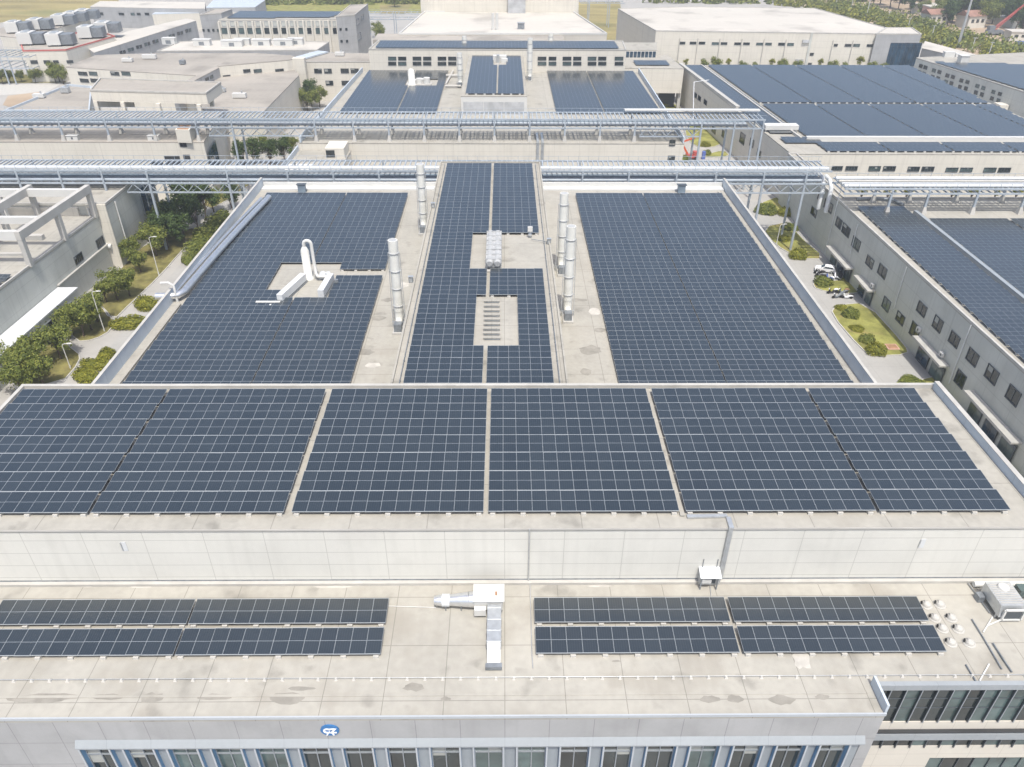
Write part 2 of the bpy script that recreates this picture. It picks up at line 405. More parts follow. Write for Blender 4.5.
def frame_mesh(n):
    if n not in _fr:
        mb = MB(); Lx = n*PP-.02
        for yy in (.45, 1.8):
            z = FZ + yy*math.sin(TILT) - .06
            mb.bar((0,yy,z), (Lx,yy,z), .06, .09)
        k = max(1, round(n/2)); 
        for i in range(k+1):
            x = .35 + (Lx-.7)*i/k
            for yy in (.3, 1.95):
                mb.box(x-.04, x+.04, yy-.04, yy+.04, 0.10, FZ+yy*math.sin(TILT)-.03, 0)
            for yy in (1.95,):
                mb.box(x-.2, x+.2, yy-.2, yy+.2, 0.002, .20, 1)
        o = mb.build('support_frame', ['galvd','ballast']); _fr[n] = o.data; bpy.data.objects.remove(o)
    return _fr[n]
_mb = MB(); _mb.box(-.2,.2,-.2,.2,.002,.22); _o = _mb.build('ballast_block','ballast'); BLOCK = _o.data; bpy.data.objects.remove(_o)
_rm = {}
def row_mesh(n, back=True):                         # a whole row in one mesh, for rows too far to show single panels
    if n not in _rm:
        mb = MB(); c, s = math.cos(TILT), math.sin(TILT)
        P = lambda x, y, h=0: (x, y*c-h*s, FZ+y*s+h*c)
        L_ = n*PP-.02
        mb.add([P(0,0),P(L_,0),P(L_,PL),P(0,PL)], [(0,1,2,3)], 0)
        mb.add([P(0,0,-.05),P(L_,0,-.05),P(L_,PL,-.05),P(0,PL,-.05),P(0,0),P(L_,0),P(L_,PL),P(0,PL)], [(0,1,5,4),(1,2,6,5),(2,3,7,6),(3,0,4,7),(0,3,2,1)], 0)
        for i in range(n):
            for y0, y1 in ((.04,PL/2-.02),(PL/2+.02,PL-.04)):
                x = i*PP; mb.add([P(x+.012,y0,.004),P(x+PW-.012,y0,.004),P(x+PW-.012,y1,.004),P(x+.012,y1,.004)], [(0,1,2,3)], 1)
        k = max(1, round(n/2))
        for i in range(k+1):
            x = .35 + (L_-.7)*i/k
            mb.box(x-.2,x+.2,.1,.5,.002,.25,2)
        o = mb.build('solar_panel_row', ['pframe','cells','ballast']); _rm[n] = o.data; bpy.data.objects.remove(o)
    return _rm[n]
NROW = 0
def solar_row(x, y, z, n, label, group, blocks=False, far=False):
    global NROW
    NROW += 1
    if far:
        o = bpy.data.objects.new('solar_panel_row', row_mesh(n)); COL.objects.link(o); o.location = (x,y,z)
        return tag(o, label, 'solar panels', group)
    r = thing('solar_panel_row', label, 'solar panels', (x,y,z), group)
    f = bpy.data.objects.new('support_frame', frame_mesh(n)); COL.objects.link(f); f.parent = r
    for i in range(n):
        p = bpy.data.objects.new('solar_panel', PANEL); COL.objects.link(p); p.parent = r
        p.location = (i*PP, random.uniform(-.006,.006), FZ + random.uniform(-.004,.004))
        p.rotation_euler = (TILT + random.uniform(-.007,.007), random.uniform(-.007,.007), 0)
    if blocks:
        k = max(1, round(n/2))
        for i in range(k+1):
            b = bpy.data.objects.new('ballast_block', BLOCK); COL.objects.link(b); b.parent = r
            b.location = (.35+(n*PP-.72)*i/k, .12, 0)
    return r

# ================================================================ front block: low roof, upper hall
ZL = 18.3
YF = at(500, 717.6, ZL).y            # facade plane
ZU = 24.35
YU = at(500, 527.8, ZU).y            # wall of the upper hall
YW = at(950, 684.5, ZL).y            # set-back wing facade
XE = 26.1
fb = thing('office_building', 'front block with flat beige slab roof and blue finned windows along its lower edge', 'building')
mb = MB(); mb.prism(ccw([(-62,YF),(XE,YF),(XE,YW),(62,YW),(62,YU-.02),(-62,YU-.02)]), ZL-.25, ZL, 0, bot=True)
mb.build('roof', 'roof_low', fb)
mb = MB()
zs = atY(80, 745.2, YF).z; zh = atY(80, 740.0, YF).z      # window head, top of header
xa = atY(79, 745, YF).x; xb = atY(861, 742, YF).x
mb.box(-62, XE, YF, YF+.5, zs, ZL-.255)                    # upper band
mb.box(-62, xa, YF, YF+.5, 0, zs-.002); mb.box(xb, XE, YF, YF+.5, 0, zs-.002)
mb.box(xa, xb, YF, YF+.5, 0, 9.5)
mb.box(XE-.5, XE-.003, YF+.503, YW+.3, 0, ZL-.255)
mb.build('wall', 'wall_grey', fb)
# parapet coping and a dark strip painted in for its shadow
mb = MB()
mb.box(-62, XE+.04, YF-.05, YF+.06, ZL-.02, ZL+.24); mb.build('coping', 'finw', fb)
mb = MB(); mb.box(-62, XE-.12, YF+.062, YF+.15, ZL-.02, ZL+.10); mb.build('shadow_strip', 'dark', fb)
mb = MB()
mb.box(XE-.02, XE+.16, YF+.152, YW+.1, ZL-.3, ZL+.9); mb.build('parapet', 'bluegrey', fb)
# header and windows
mb = MB(); v = [(xa-.1,YF-.003,zh),(xb+.1,YF-.003,zh),(xb+.1,YF-.35,zs+.12),(xa-.1,YF-.35,zs+.12),(xa-.1,YF-.003,zs+.003),(xb+.1,YF-.003,zs+.003),(xb+.1,YF-.35,zs+.003),(xa-.1,YF-.35,zs+.003)]
mb.add(v, [(0,3,2,1),(3,7,6,2),(4,5,6,7),(0,4,7,3),(1,2,6,5),(0,1,5,4)]); mb.build('header', 'sill', fb)
NWIN = 18; pit = (xb-xa)/NWIN
for i in range(NWIN):
    x0 = xa + i*pit + .12; x1 = x0 + pit*.66
    f = MB(); zb = 9.5
    f.box(x0, x1, YF+.10, YF+.30, zs-.14, zs-.01); f.box(x0, x1, YF+.10, YF+.30, zb, zb+.1)
    f.box((x0+x1)/2-.035, (x0+x1)/2+.035, YF+.08, YF+.3, zb+.1, zs-.14)
    f.box(x0, (x0+x1)/2-.036, YF+.085, YF+.3, zs-1.35, zs-1.24); f.box((x0+x1)/2+.036, x1, YF+.085, YF+.3, zs-1.35, zs-1.24)
    f.box(x0, x0+.07, YF+.09, YF+.3, zb+.1, zs-.14); f.box(x1-.07, x1, YF+.09, YF+.3, zb+.1, zs-.14)
    wo_ = f.build('window', 'frame', fb)
    if random.random() < .55:
        h_ = random.choice((0,1)); a0 = x0+.08 if h_ == 0 else (x0+x1)/2+.04; bl_ = MB(); bl_.box(a0, a0+(x1-x0)/2-.13, YF+.155, YF+.165, zs-random.choice((.9,1.2,1.8,2.4)), zs-.15); bl_.build('blind', 'blind', wo_)
    g = MB(); g.box(x0+.05, x1-.05, YF+.17, YF+.20, zb+.05, zs-.1); g.build('pane', 'glassg' if random.random() < .3 else 'glass', wo_)
    p = MB(); p.box(x1+.10, xa+(i+1)*pit+.01, YF+.05, YF+.5, 9.5, zs-.003); p.build('pilaster', 'pilaster', fb)
    for q, xx in enumerate((x0-.10, x1)):
        p = MB(); p.box(xx, xx+.10, YF-.26, YF+.5, 9.5, zs-.004, 0); p.box(xx-.01, xx+.11, YF-.32, YF-.262, 9.5, zs-.004, 1)
        p.build('fin', ['finb','finw'], fb)
# round sign on the facade
c = atY(330, 729.3, YF)
sg = thing('company_sign', 'small blue oval sign with two white letters on the grey facade', 'sign', (c.x, YF, c.z))
mb = MB()
def disc(mb, rx, rz_, y0, y1, mi=0, n=32):
    vs = [(rx*math.cos(2*math.pi*k/n), y, rz_*math.sin(2*math.pi*k/n)) for y in (y0, y1) for k in range(n)]
    mb.add(vs, [tuple(range(n)), tuple(reversed(range(n, 2*n)))] + [(k, n+k, n+(k+1) % n, (k+1) % n) for k in range(n)], mi)
disc(mb, .64, .58, -.10, -.002); mb.build('disc', 'signb', sg)
def letters(txt, size, loc, mat, parent, name, rot=(math.pi/2,0,0), ext=.02, bold=.0):
    cu = bpy.data.curves.new(name, 'FONT'); cu.body = txt; cu.size = size; cu.align_x = 'CENTER'; cu.align_y = 'CENTER'; cu.extrude = ext; cu.offset = bold
    to = bpy.data.objects.new('tmp', cu); COL.objects.link(to)
    dg = bpy.context.evaluated_depsgraph_get(); me = bpy.data.meshes.new_from_object(to.evaluated_get(dg))
    bpy.data.objects.remove(to); me.materials.clear(); me.materials.append(M[mat])
    o = bpy.data.objects.new(name, me); COL.objects.link(o); o.parent = parent; o.location = loc; o.rotation_euler = rot
    return o
letters('CZ', .66, (0, -.13, -.02), 'signw', sg, 'lettering', bold=.03)
mb = MB()
for s in (-1, 1): mb.bar((s*.14,-.115,-.27), (s*.25,-.115,-.52), .045, .09)
mb.build('emblem_stroke', 'signw', sg)

# wing: set-back glazed bands
def zW(px, py): return atY(px, py, YW).z
z1, z2, z3, z4, z5, z6 = zW(950,688.3), zW(950,721), zW(950,727.5), zW(950,731), zW(950,736.5), zW(950,745)
zb = zW(950, 757.5)
mb = MB(); mb.box(XE+.165, 62, YW-.16, YW+.2, z1, ZL+.12); mb.build('coping', 'sill', fb)
mb = MB()
mb.box(XE, 62, YW+.205, YW+.6, z1+.002, ZL-.26); mb.box(XE, 62, YW+.5, YW+.8, 0, z1)       # back plane
mb.box(XE, 62, YW-.05, YW+.498, z5+.01, z2-.002)
mb.box(XE, 62, YW-.02, YW+.498, zb, z6-.002); mb.box(XE, atY(930,757,YW).x, YW-.02, YW+.498, 0, zb-.002)
mb.build('wing_wall', 'wall_beige', fb)
mb = MB(); mb.box(XE+.01, 62, YW-.30, YW-.052, z5+.012, z4); mb.build('ledge', 'sill', fb)
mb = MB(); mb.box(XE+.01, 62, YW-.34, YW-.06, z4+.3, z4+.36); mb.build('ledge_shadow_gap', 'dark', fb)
pitch = 1.13; x = XE + .4; i = 0
while x < 60:
    g = MB(); g.box(x+.04, x+pitch-.04, YW+.02, YW+.06, z2+.01, z1-.01)
    wo_ = MB(); wo_.box(x-.035, x+.035, YW-.14, YW+.30, z2+.003, z1-.003, 0); wo_.box(x-.035, x+.035, YW-.17, YW-.142, z2+.003, z1-.003, 1)
    zm = z2 + (z1-z2)*.42; zq = z2 + (z1-z2)*.70
    for zz in (zm, zq): wo_.box(x+.041, x+pitch-.041, YW-.02, YW+.018, zz-.03, zz+.03, 0)
    wq = wo_.build('window', ['framed','frame'], fb)
    g.build('pane', random.choice(['glass','glassg','glassg','glass']), wq)
    g = MB(); g.box(x+.04, x+pitch-.04, YW-.01, YW+.03, z6+.01, z5)
    wo_ = MB(); wo_.box(x-.04, x+.04, YW-.15, YW+.2, z6-.15, z5+.003)
    wq = wo_.build('window', 'framed', fb); g.build('pane', random.choice(['glassg','glass']), wq)
    x += pitch; i += 1
x = atY(930,757,YW).x + .02
while x < 60:
    g = MB(); g.box(x+.04, x+1.2, YW+.2, YW+.24, 2, zb-.01); wo_ = MB(); wo_.box(x-.03, x+.03, YW+.12, YW+.2, 2, zb-.005)
    wq = wo_.build('window', 'framed', fb); g.build('pane', random.choice(['glass','glassg']), wq); x += 1.24

# upper hall
XB0, XB1, YB1 = -47.0, 42.5, 62.4
uh = thing('factory_hall', 'white upper factory hall carrying seven long solar rows above the front block', 'building')
mb = MB(); mb.prism(ccw([(-62,YU),(62,YU),(62,YU+1),(-62,YU+1)]), 0, ZU-.3); 
mb.build('front_wall', 'wall_b', uh)
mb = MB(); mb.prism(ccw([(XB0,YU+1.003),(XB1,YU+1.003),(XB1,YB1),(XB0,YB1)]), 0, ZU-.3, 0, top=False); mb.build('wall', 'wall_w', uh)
# the front wall runs on past the hall ends as a screen, the roof slab reaches the same line
mb = MB(); mb.prism(ccw([(XB0-.04,YU-.05),(XB1+.04,YU-.05),(XB1+.04,YB1+.04),(XB0-.04,YB1+.04)]), ZU-.298, ZU, 0, bot=True); mb.build('roof', 'roof', uh)
mb = MB(); mb.box(XB0-.1, XB0+.25, YU+.3, YB1-.252, ZU+.002, ZU+.45); mb.box(XB0-.1, XB1+.1, YB1-.25, YB1+.12, ZU+.002, ZU+.45)
mb.build('parapet', 'coping', uh)
mb = MB(); mb.box(XB1-.28, XB1+.1, YU+.3, YB1-.252, ZU+.002, ZU+.85); mb.build('side_parapet', 'bluegrey', uh)
mb = MB(); mb.box(XB1-.32, XB1+.14, YU+.3, YB1-.252, ZU+.852, ZU+.90); mb.build('parapet_cap', 'coping', uh)
mb = MB(); mb.box(XB0, XB1, YU-.10, YU-.052, ZU-.2, ZU-.02); mb.build('roof_edge_trim', 'concrete', uh)
mb = MB(); mb.box(-62, 62, YU-.34, YU-.004, ZL+.002, ZL+.26); mb.build('plinth', 'coping', uh)
mb = MB(); mb.box(-62, 62, YU-.012, YU-.002, ZL+.262, ZL+.40); mb.build('flashing', 'galvd', uh)

# solar rows on the upper hall
zr = ZU; yr = at(500, 511.6, ZU+FZ+.02).y
g_b = 'solar panel rows on the upper hall roof'
BX = [('far left', -46.40, 12), ('left', -32.28, 13), ('left centre', -16.66, 13), ('right centre', -1.28, 13), ('right', 14.25, 13), ('far right', 29.55, 9)]
for k in range(7):
    for nm, x0, n in BX:
        solar_row(x0, yr+k*2.47, zr, n, f'{ORD[k]} solar row from the front, {nm} block on the upper hall roof', g_b, blocks=(k == 0))

# solar rows on the low roof
g_l = 'solar panel rows on the low front roof'
ya = at(380, 654.5, ZL+FZ).y; yb = at(380, 623.4, ZL+FZ).y
for nm in ('far left', 'inner left', 'inner right', 'far right'):
    x0 = {'far left': -39.25, 'inner left': -24.1, 'inner right': 2.3, 'far right': 17.6}[nm]
    for rw, y in (('nearer', ya), ('farther', yb)):
        solar_row(x0, y, ZL, 13, f'{rw} of the two solar rows in the {nm} block on the low beige roof', g_l, blocks=True)
# far-left one reaches just past the picture edge

# lightning rail along the low roof
yl = at(500, 677.5, ZL+.15).y
lr = thing('lightning_rail', 'thin white lightning conductor rail on small blocks along the low roof', 'rail', (0, yl, ZL))
mb = MB(); mb.tube([(-45,0,.20),(45,0,.20)], .022, 6); mb.build('rail_rod', 'galv', lr)
x = -40; bs = None
while x < 40:
    if bs is None:
        mb = MB(); mb.add([(-.13,-.13,.002),(.13,-.13,.002),(.13,.13,.002),(-.13,.13,.002),(-.06,-.06,.19),(.06,-.06,.19),(.06,.06,.19),(-.06,.06,.19)],
            [(0,1,5,4),(1,2,6,5),(2,3,7,6),(3,0,4,7),(4,5,6,7)]); bs = mb.build('rail_block', 'ballast', lr); bs.location = (x,0,0)
    else:
        b = bs.copy(); COL.objects.link(b); b.location = (x,0,0)
    x += 1.27
# second low ridge strip, a raised joint in the roof slabs
mb = MB(); yj = at(500, 694.5, ZL).y
mb.box(-60, XE-.5, yj-.10, yj+.10, ZL+.002, ZL+.035); 
tag(mb.build('roof_joint_strip', 'roof_low'), 'stained flat joint strip running across the low roof behind the front edge', 'roof strip')

# repairs and damp marks on the slabs
def patches(parent, z, items, mat, name='repair_patch'):
    for (px_, py_, w_, d_) in items:
        p = at(px_, py_, z); n = 14; rn = random.Random(int(px_*7+py_))
        v = [(p.x+w_*math.cos(2*math.pi*k/n)*rn.uniform(.7,1.1), p.y+d_*math.sin(2*math.pi*k/n)*rn.uniform(.65,1.15), z+.004+.0015*(int(px_) % 5)) for k in range(n)]
        mb = MB(); mb.add(v, [tuple(range(n))]); mb.build(name, mat, parent)
patches(fb, ZL, [(42,698,2.6,.42),(108,697,1.5,.26),(152,698,1.0,.45),(215,697,1.6,.25),(287,698,1.5,.5),(301,688.5,1.1,.18),(414,687,.9,.35),(710,699,.8,.32),(735,699,.7,.32),(782,700,1.0,.4),(822,697,.5,.25),(540,716,1.0,.1),(616,661,.35,.12),(445,699,.4,.2)], 'patchd', 'damp_patch')
patches(fb, ZL, [(85,586,1.2,.13),(170,585.5,1.6,.12),(140,587,1.0,.1),(332,587,1.8,.12),(600,586,1.0,.12),(827,579.5,1.1,.1),(842,583,1.3,.15),(802,660,.7,.9)], 'patch')
# extract fan with ducts
def A(px, py, h=0): 
    p = at(px, py, ZL+h); return p
p = A(488, 616); 
fan = thing('extract_fan_unit', 'white extract fan box with foil round duct and square duct on the low roof', 'fan unit', (p.x, p.y, ZL))
sc = 13.4  # px per metre here
mb = MB()
mb.box(-1.05,1.15,0.3,1.9,.35,1.35,0)
for sx in (-.95,1.05):
    for sy in (.4,1.8): mb.box(sx-.06,sx+.06,sy-.06,sy+.06,0.002,.35,1)
mb.build('casing', ['white','galvd'], fan)
mb = MB(); mb.box(-1.15,1.28,.2,1.98,1.352,1.42); mb.build('lid', 'white', fan)
mb = MB(); mb.box(.55,.72,.8,1.2,1.422,1.425); mb.build('rust_patch', 'rust', fan)
mb = MB(); mb.tube([(-1.05,.95,.8),(-1.5,.95,.8)], [.62,.60], 16); mb.tube([(-1.5,.95,.8),(-2.6,.95,.75),(-3.1,.95,.72)], [.60,.48,.42], 16)
mb.tube([(-3.1,.95,.72),(-3.75,.95,.72),(-4.2,.95,.70)], [.42,.44,.36], 16)
mb.build('round_duct', 'silver', fan)
mb = MB(); mb.tube([(-3.0,.95,.72),(-3.6,.95,.72)], .50, 16); mb.build('duct_sleeve', 'whitem', fan)
mb = MB()
for xx in (-2.1,-3.3): mb.box(xx-.04,xx+.04,.5,.58,.002,.45); mb.box(xx-.04,xx+.04,1.3,1.38,.002,.45)
mb.build('duct_stand', 'galvd', fan)
mb = MB()
prof = [(.3,1.28,.45),(-.3,1.25,.42),(-.9,1.15,.38),(-1.5,1.05,.34),(-1.9,.98,.3)]
mb.box(-.02,1.02,-3.3,.198,.40,1.12); mb.build('square_duct', 'galv', fan)
mb = MB(); v = [(.02,-3.3,.42),(.98,-3.3,.42),(.98,-4.55,.25),(.02,-4.55,.25),(.02,-3.3,1.05),(.98,-3.3,1.05),(.98,-3.75,1.0),(.02,-3.75,1.0)]
mb.add(v, [(0,3,2,1),(4,5,6,7),(0,1,5,4),(1,2,6,5),(2,3,7,6),(3,0,4,7)]); mb.build('duct_hood', 'whitem', fan)
mb = MB()
mb = MB(); mb.box(-.1,1.1,-4.95,-4.56,.10,.42); mb.build('outlet_base', 'galvd', fan)
for yy in (-.1,-1.2,-2.2,-3.2): mb = MB(); mb.box(-.06,1.06,yy-.04,yy+.04,.36,1.17); mb.build('flange', 'galv', fan)
mb = MB(); mb.box(-1.05,-.15,-.25,.195,.3,.95); mb.build('motor_box', 'white', fan)

# roof vents
VC = []
vt = None
rowsn = ['back','second','third','front']
for col_, pts in (('left', [(925,603.5),(933.5,616.5),(941,627),(949.5,641)]), ('right', [(938.5,603),(950,616.5),(957,627.5),(968,641.5)])):
    for k, (px, py) in enumerate(pts):
        p = A(px+1, py+2)
        lab = f'white mushroom roof vent, {rowsn[k]} one of the {col_} file, low roof' if k not in (1,2) else f'white mushroom roof vent, {ORD[k]} from the back in the {col_} file, low roof'
        if vt is None:
            vt = thing('roof_vent', lab, 'vent', (p.x,p.y,ZL), 'white mushroom vents on the low roof')
            mb = MB(); mb.lathe((0,0,0), [(.47,.002),(.47,.08),(.36,.10)], 18); mb.build('vent_collar', 'coping', vt)
            mb = MB(); mb.tube([(.05,0,.26),(-.18,.06,.26)], [.20,.19], 16, cap=False); mb.lathe((0,0,.10), [(.36,0),(.34,.14),(.24,.25),(.01,.30)], 18); mb.build('vent_cap', 'coping', vt)
            mb = MB(); mb.tube([(-.36,.10,.24),(-.39,.11,.245)], .15, 14); mb.build('vent_mouth', 'dark', vt)
        else: cp(vt, (p.x,p.y,ZL), lab)

# inclined hatch box at the right with white struts
p = A(1009, 621)
hb = thing('roof_air_unit', 'grey ribbed air unit with slanted white frame at the right end of low roof', 'air unit', (p.x,p.y,ZL))
mb = MB(); v = [(-1.0,0,.45),(1.0,0,.45),(1.0,2.6,.45),(-1.0,2.6,.45),(-1.0,.25,1.5),(1.0,.25,1.5),(1.0,2.6,1.5),(-1.0,2.6,1.5)]
mb.add(v, [(0,3,2,1),(4,5,6,7),(0,1,5,4),(1,2,6,5),(2,3,7,6),(3,0,4,7)]); mb.build('casing', 'galv', hb)
mb = MB()
for k in range(9): mb.box(-.9,.9,.45+k*.23,.50+k*.23,1.502,1.56)
mb.build('top_ribs', 'concrete', hb)
mb = MB(); mb.lathe((.1,2.0,1.5), [(.42,.005),(.42,.16),(.3,.22),(.01,.24)], 16); mb.build('fan_cowl', 'white', hb)
mb = MB()
def slab(mb, y, x0, x1, z0, z1, wd=.14):
    mb.bar((x0,y,z0),(x1,y,z0),wd,wd); mb.bar((x0,y,z1),(x1,y,z1),wd,wd); mb.bar((x0,y,z0),(x0,y,z1),wd,wd); mb.bar((x1,y,z0),(x1,y,z1),wd,wd)
slab(mb, -.08, -.75, .75, .25, 1.30); mb.bar((-.75,-.08,.25),(-2.0,-.5,.05),.1,.1)
for sx in (-.9,.9):
    for sy in (.4,2.3): mb.box(sx-.05,sx+.05,sy-.05,sy+.05,.002,.45)
mb.build('white_frame', 'white', hb)
mb = MB(); mb.box(-.62,.62,-.075,-.02,.35,1.2); mb.build('intake_grille', 'framed', hb)
mb = MB(); mb.box(-1.55,-1.05,1.8,2.4,.002,.6); mb.build('pump_box', 'galvd', hb)
p = A(1022, 597); o = MB(); o.box(-.6,.8,-.3,.5,.3,1.0); o.box(-.5,-.4,-.2,-.1,.002,.3); o.box(.6,.7,-.2,-.1,.002,.3); o.box(-.5,-.4,.3,.4,.002,.3)
q = o.build('condenser_box', 'glassg'); q.location = (p.x,p.y,ZL); tag(q, 'pale green box on short legs at the right picture edge behind the air unit', 'air unit')

# loose pipes on the right part of the low roof
def pipe(name, label, pts, r, mat, cat='pipe', group=None, n=8):
    mb = MB(); mb.tube(pts, r, n); return tag(mb.build(name, mat), label, cat, group)
gp = 'loose pipes on the low roof'
def roofpts(*pp, h=.12): return [tuple(A(x, y, h)) for x, y in pp]
pipe('roof_pipe', 'dark pipe running from the wall plinth to the foot of the air unit', roofpts((968,583),(990,613)), .04, 'galvd', group=gp)
pipe('roof_pipe', 'dark pipe lying left of the pipe pair, reaching the lightning rail', roofpts((972,619),(985,640),(1002,669)), .05, 'galvd', group=gp)
pipe('roof_pipe', 'right one of two parallel dark pipes crossing the lightning rail', roofpts((993,643),(1002,657),(1012,672)), .06, 'galvd', group=gp)
pipe('roof_pipe', 'short dark pipe in front of the mushroom vents at the roof edge', roofpts((966,664.5),(976,681)), .05, 'galvd', group=gp)
pipe('brace_rod', 'thin white inclined rod standing beside the air unit', [tuple(A(983,632.5,.05)), tuple(A(992.5,617,.05))], .06, 'white', 'rod')
pipe('brace_rod', 'thin white inclined rod at the wing roof edge', [tuple(A(979.5,681,.05)), tuple(A(989,664,.05))], .06, 'white', 'rod')
pipe('conduit', 'thin white conduit from the wall cabinet over the low roof to the solar rows', roofpts((706,577),(710,585),(711,596), h=.06), .035, 'galv')
pipe('conduit', 'thin pale conduit lying across the low roof from the solar rows to the fan duct', roofpts((388,606),(436,607.5), h=.06), .03, 'white')
pipe('downpipe', 'grey downpipe on the white upper wall above the fan unit', [(atY(529.5,528,YU).x, YU-.09, ZU-.05), (atY(529.5,528,YU).x, YU-.09, ZL+.27)], .06, 'galv')
pipe('conduit', 'thin grey conduit continuing from the downpipe beside the right solar block', roofpts((530,584),(532,655),(533,668), h=.06), .035, 'galv')
# insulated white pipe at the wall foot, right
pl_, pr_ = atY(975,577,YU-.5), atY(1040,577,YU-.5)
mb = MB(); mb.tube([(pl_.x,YU-.7,ZL+.32),(pr_.x+6,YU-.7,ZL+.32)], .24, 12)
for xx in (pl_.x+.6, pl_.x+4): mb.box(xx-.1,xx+.1,YU-.85,YU-.55,ZL+.002,ZL+.12)
tag(mb.build('insulated_pipe', 'white'), 'thick white insulated pipe along the foot of the wall at the right', 'pipe')

# wall cabinet and cable tray
pc = atY(708, 572, YU)
cb = thing('electric_cabinet', 'white electric cabinet with canopy standing against the upper white wall', 'cabinet', (pc.x, YU, ZL))
mb = MB(); mb.box(-.75,.65,-.62,-.004,.30,1.25); mb.build('cabinet_body', 'galv', cb)
mb = MB(); v = [(-.85,-1.0,1.42),(.85,-1.0,1.42),(.85,-.004,1.72),(-.85,-.004,1.72)]; v += [(a,b,c-.06) for a,b,c in v]
mb.add(v, [(0,1,2,3),(7,6,5,4),(0,4,5,1),(1,5,6,2),(2,6,7,3),(3,7,4,0)]); mb.build('canopy', 'whitem', cb)
mb = MB(); mb.box(.15,.5,-.66,-.622,.45,1.1); mb.build('door_panel', 'framed', cb)
mb = MB(); mb.box(-.65,.10,-.9,-.622,.75,1.1); mb.build('meter_box', 'white', cb)
mb = MB()
for xx in (-.7,.6): mb.box(xx-.05,xx+.05,-.9,-.82,.002,1.40)
for xx in (-.55,.6): mb.tube([(xx,-.06,1.7),(xx,-.06,2.6)], .03, 6)
mb.build('cabinet_post', 'galvd', cb)
px = lambda x, y, h=.1: tuple(at(x, y, ZU+h))
ct = thing('cable_tray', 'grey cable tray from the seam between solar blocks over the roof edge down the wall', 'cable tray')
a0 = at(681, 513, ZU+.12); a1 = at(687, 516.5, ZU+.12); a2 = at(727, 515.5, ZU+.12); a3 = at(731, 526.8, ZU+.12)
x4 = atY(719, 574, YU-.15).x
mb = MB(); mb.bar(a1, a2, .34, .16); mb.bar(tuple(a2+Vector((.05,-.20,0))), (a3.x, YU-.3, ZU+.14), .36, .15); mb.build('tray_cover', 'galv', ct)
mb = MB(); mb.bar((a3.x, YU-.16, ZU+.05), (a3.x+.02, YU-.16, ZL+.6), .34, .16); mb.bar((a3.x,YU-.16,ZL+.58),(a3.x-.1,YU-.3,ZL+.1),.2,.12); mb.build('tray_drop', 'galv', ct)
ctr = at(646, 392, ZU+.15)
mb = MB(); mb.bar((13.97, yr-.25, ZU+.10), (13.97, yr+7*2.47-.1, ZU+.10), .36, .12); mb.build('tray_run', 'roof', ct)
# stained wall bracket marks
for (px_, py_, lab) in ((123,546,'small white patch bracket on the upper white wall at the left'), (921,543,'grey scuffed wall bracket on the upper white wall at the right')):
    q = atY(px_, py_, YU)
    mb = MB(); mb.box(-.05,.30,-.03,-.004,-.5,.45,1); mb.box(-.14,-.06,-.06,-.004,-.45,.4,0)
    o = mb.build('wall_bracket', ['galv','whitem']); o.location = (q.x,YU,q.z); tag(o, lab, 'bracket')
# ================================================================ middle hall with raised centre strip
ZM, ZS = 15.9, 22.7
XM0, XM1, YM1 = -47.2, 43.0, 146.0
SX0, SX1, SY1 = -11.7, 6.6, 139.4
mh = thing('factory_hall', 'long middle hall with a raised centre strip between two wide solar roofs', 'building')
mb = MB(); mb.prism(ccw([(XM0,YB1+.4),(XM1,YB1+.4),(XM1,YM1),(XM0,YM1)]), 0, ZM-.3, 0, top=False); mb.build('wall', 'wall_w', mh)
mb = MB(); mb.prism(ccw([(XM0-.04,YB1+.36),(XM1+.04,YB1+.36),(XM1+.04,YM1+.04),(XM0-.04,YM1+.04)]), ZM-.298, ZM, 0, bot=True); mb.build('roof', 'roof', mh)
mb = MB(); mb.box(XM0-.1, XM0+.2, YB1+.4, YM1, ZM+.002, ZM+1.8); mb.build('side_parapet', 'bluegrey', mh)
mb = MB(); mb.box(XM1-.2, XM1+.1, YB1+.4, YM1, ZM+.002, ZM+1.8); mb.build('side_parapet', 'bluegrey', mh)
mb = MB(); mb.box(XM0-.14, XM0+.24, YB1+.4, YM1, ZM+1.802, ZM+1.86); mb.build('parapet_cap', 'coping', mh)
mb = MB(); mb.box(XM1-.24, XM1+.14, YB1+.4, YM1, ZM+1.802, ZM+1.86); mb.build('parapet_cap', 'coping', mh)
mb = MB(); mb.box(XM0+.3, XM1-.3, YM1-.35, YM1-.02, ZM+.002, ZM+1.0); mb.box(XM0+.3,XM1-.3,YM1-2.2,YM1-.36,ZM+.002,ZM+.30); mb.build('rear_parapet', 'white', mh)
mb = MB(); mb.box(XM0+1.5, XM0+1.75, YB1+.5, 96, ZM+.002, ZM+.35); mb.build('kerb', 'roof', mh)
mb = MB(); mb.box(XM1-1.75, XM1-1.5, YB1+.5, YM1-3, ZM+.002, ZM+.25); mb.build('kerb', 'roof', mh)
mb = MB(); mb.prism(ccw([(SX0,YB1+.5),(SX1,YB1+.5),(SX1,SY1),(SX0,SY1)]), ZM+.002, ZS-.25, 0, top=False); mb.build('strip_wall', 'wall_s', mh)
mb = MB(); mb.prism(ccw([(SX0-.03,YB1+.47),(SX1+.03,YB1+.47),(SX1+.03,SY1+.03),(SX0-.03,SY1+.03)]), ZS-.248, ZS, 0, bot=True); mb.build('strip_roof', 'roof', mh)
mb = MB()
for x in (SX0, SX1-.22): mb.box(x, x+.22, YB1+.5, SY1, ZS+.002, ZS+.28)
mb.box(SX0+.221, SX1-.221, SY1-.22, SY1, ZS+.002, ZS+.28); mb.build('strip_kerb', 'roof', mh)
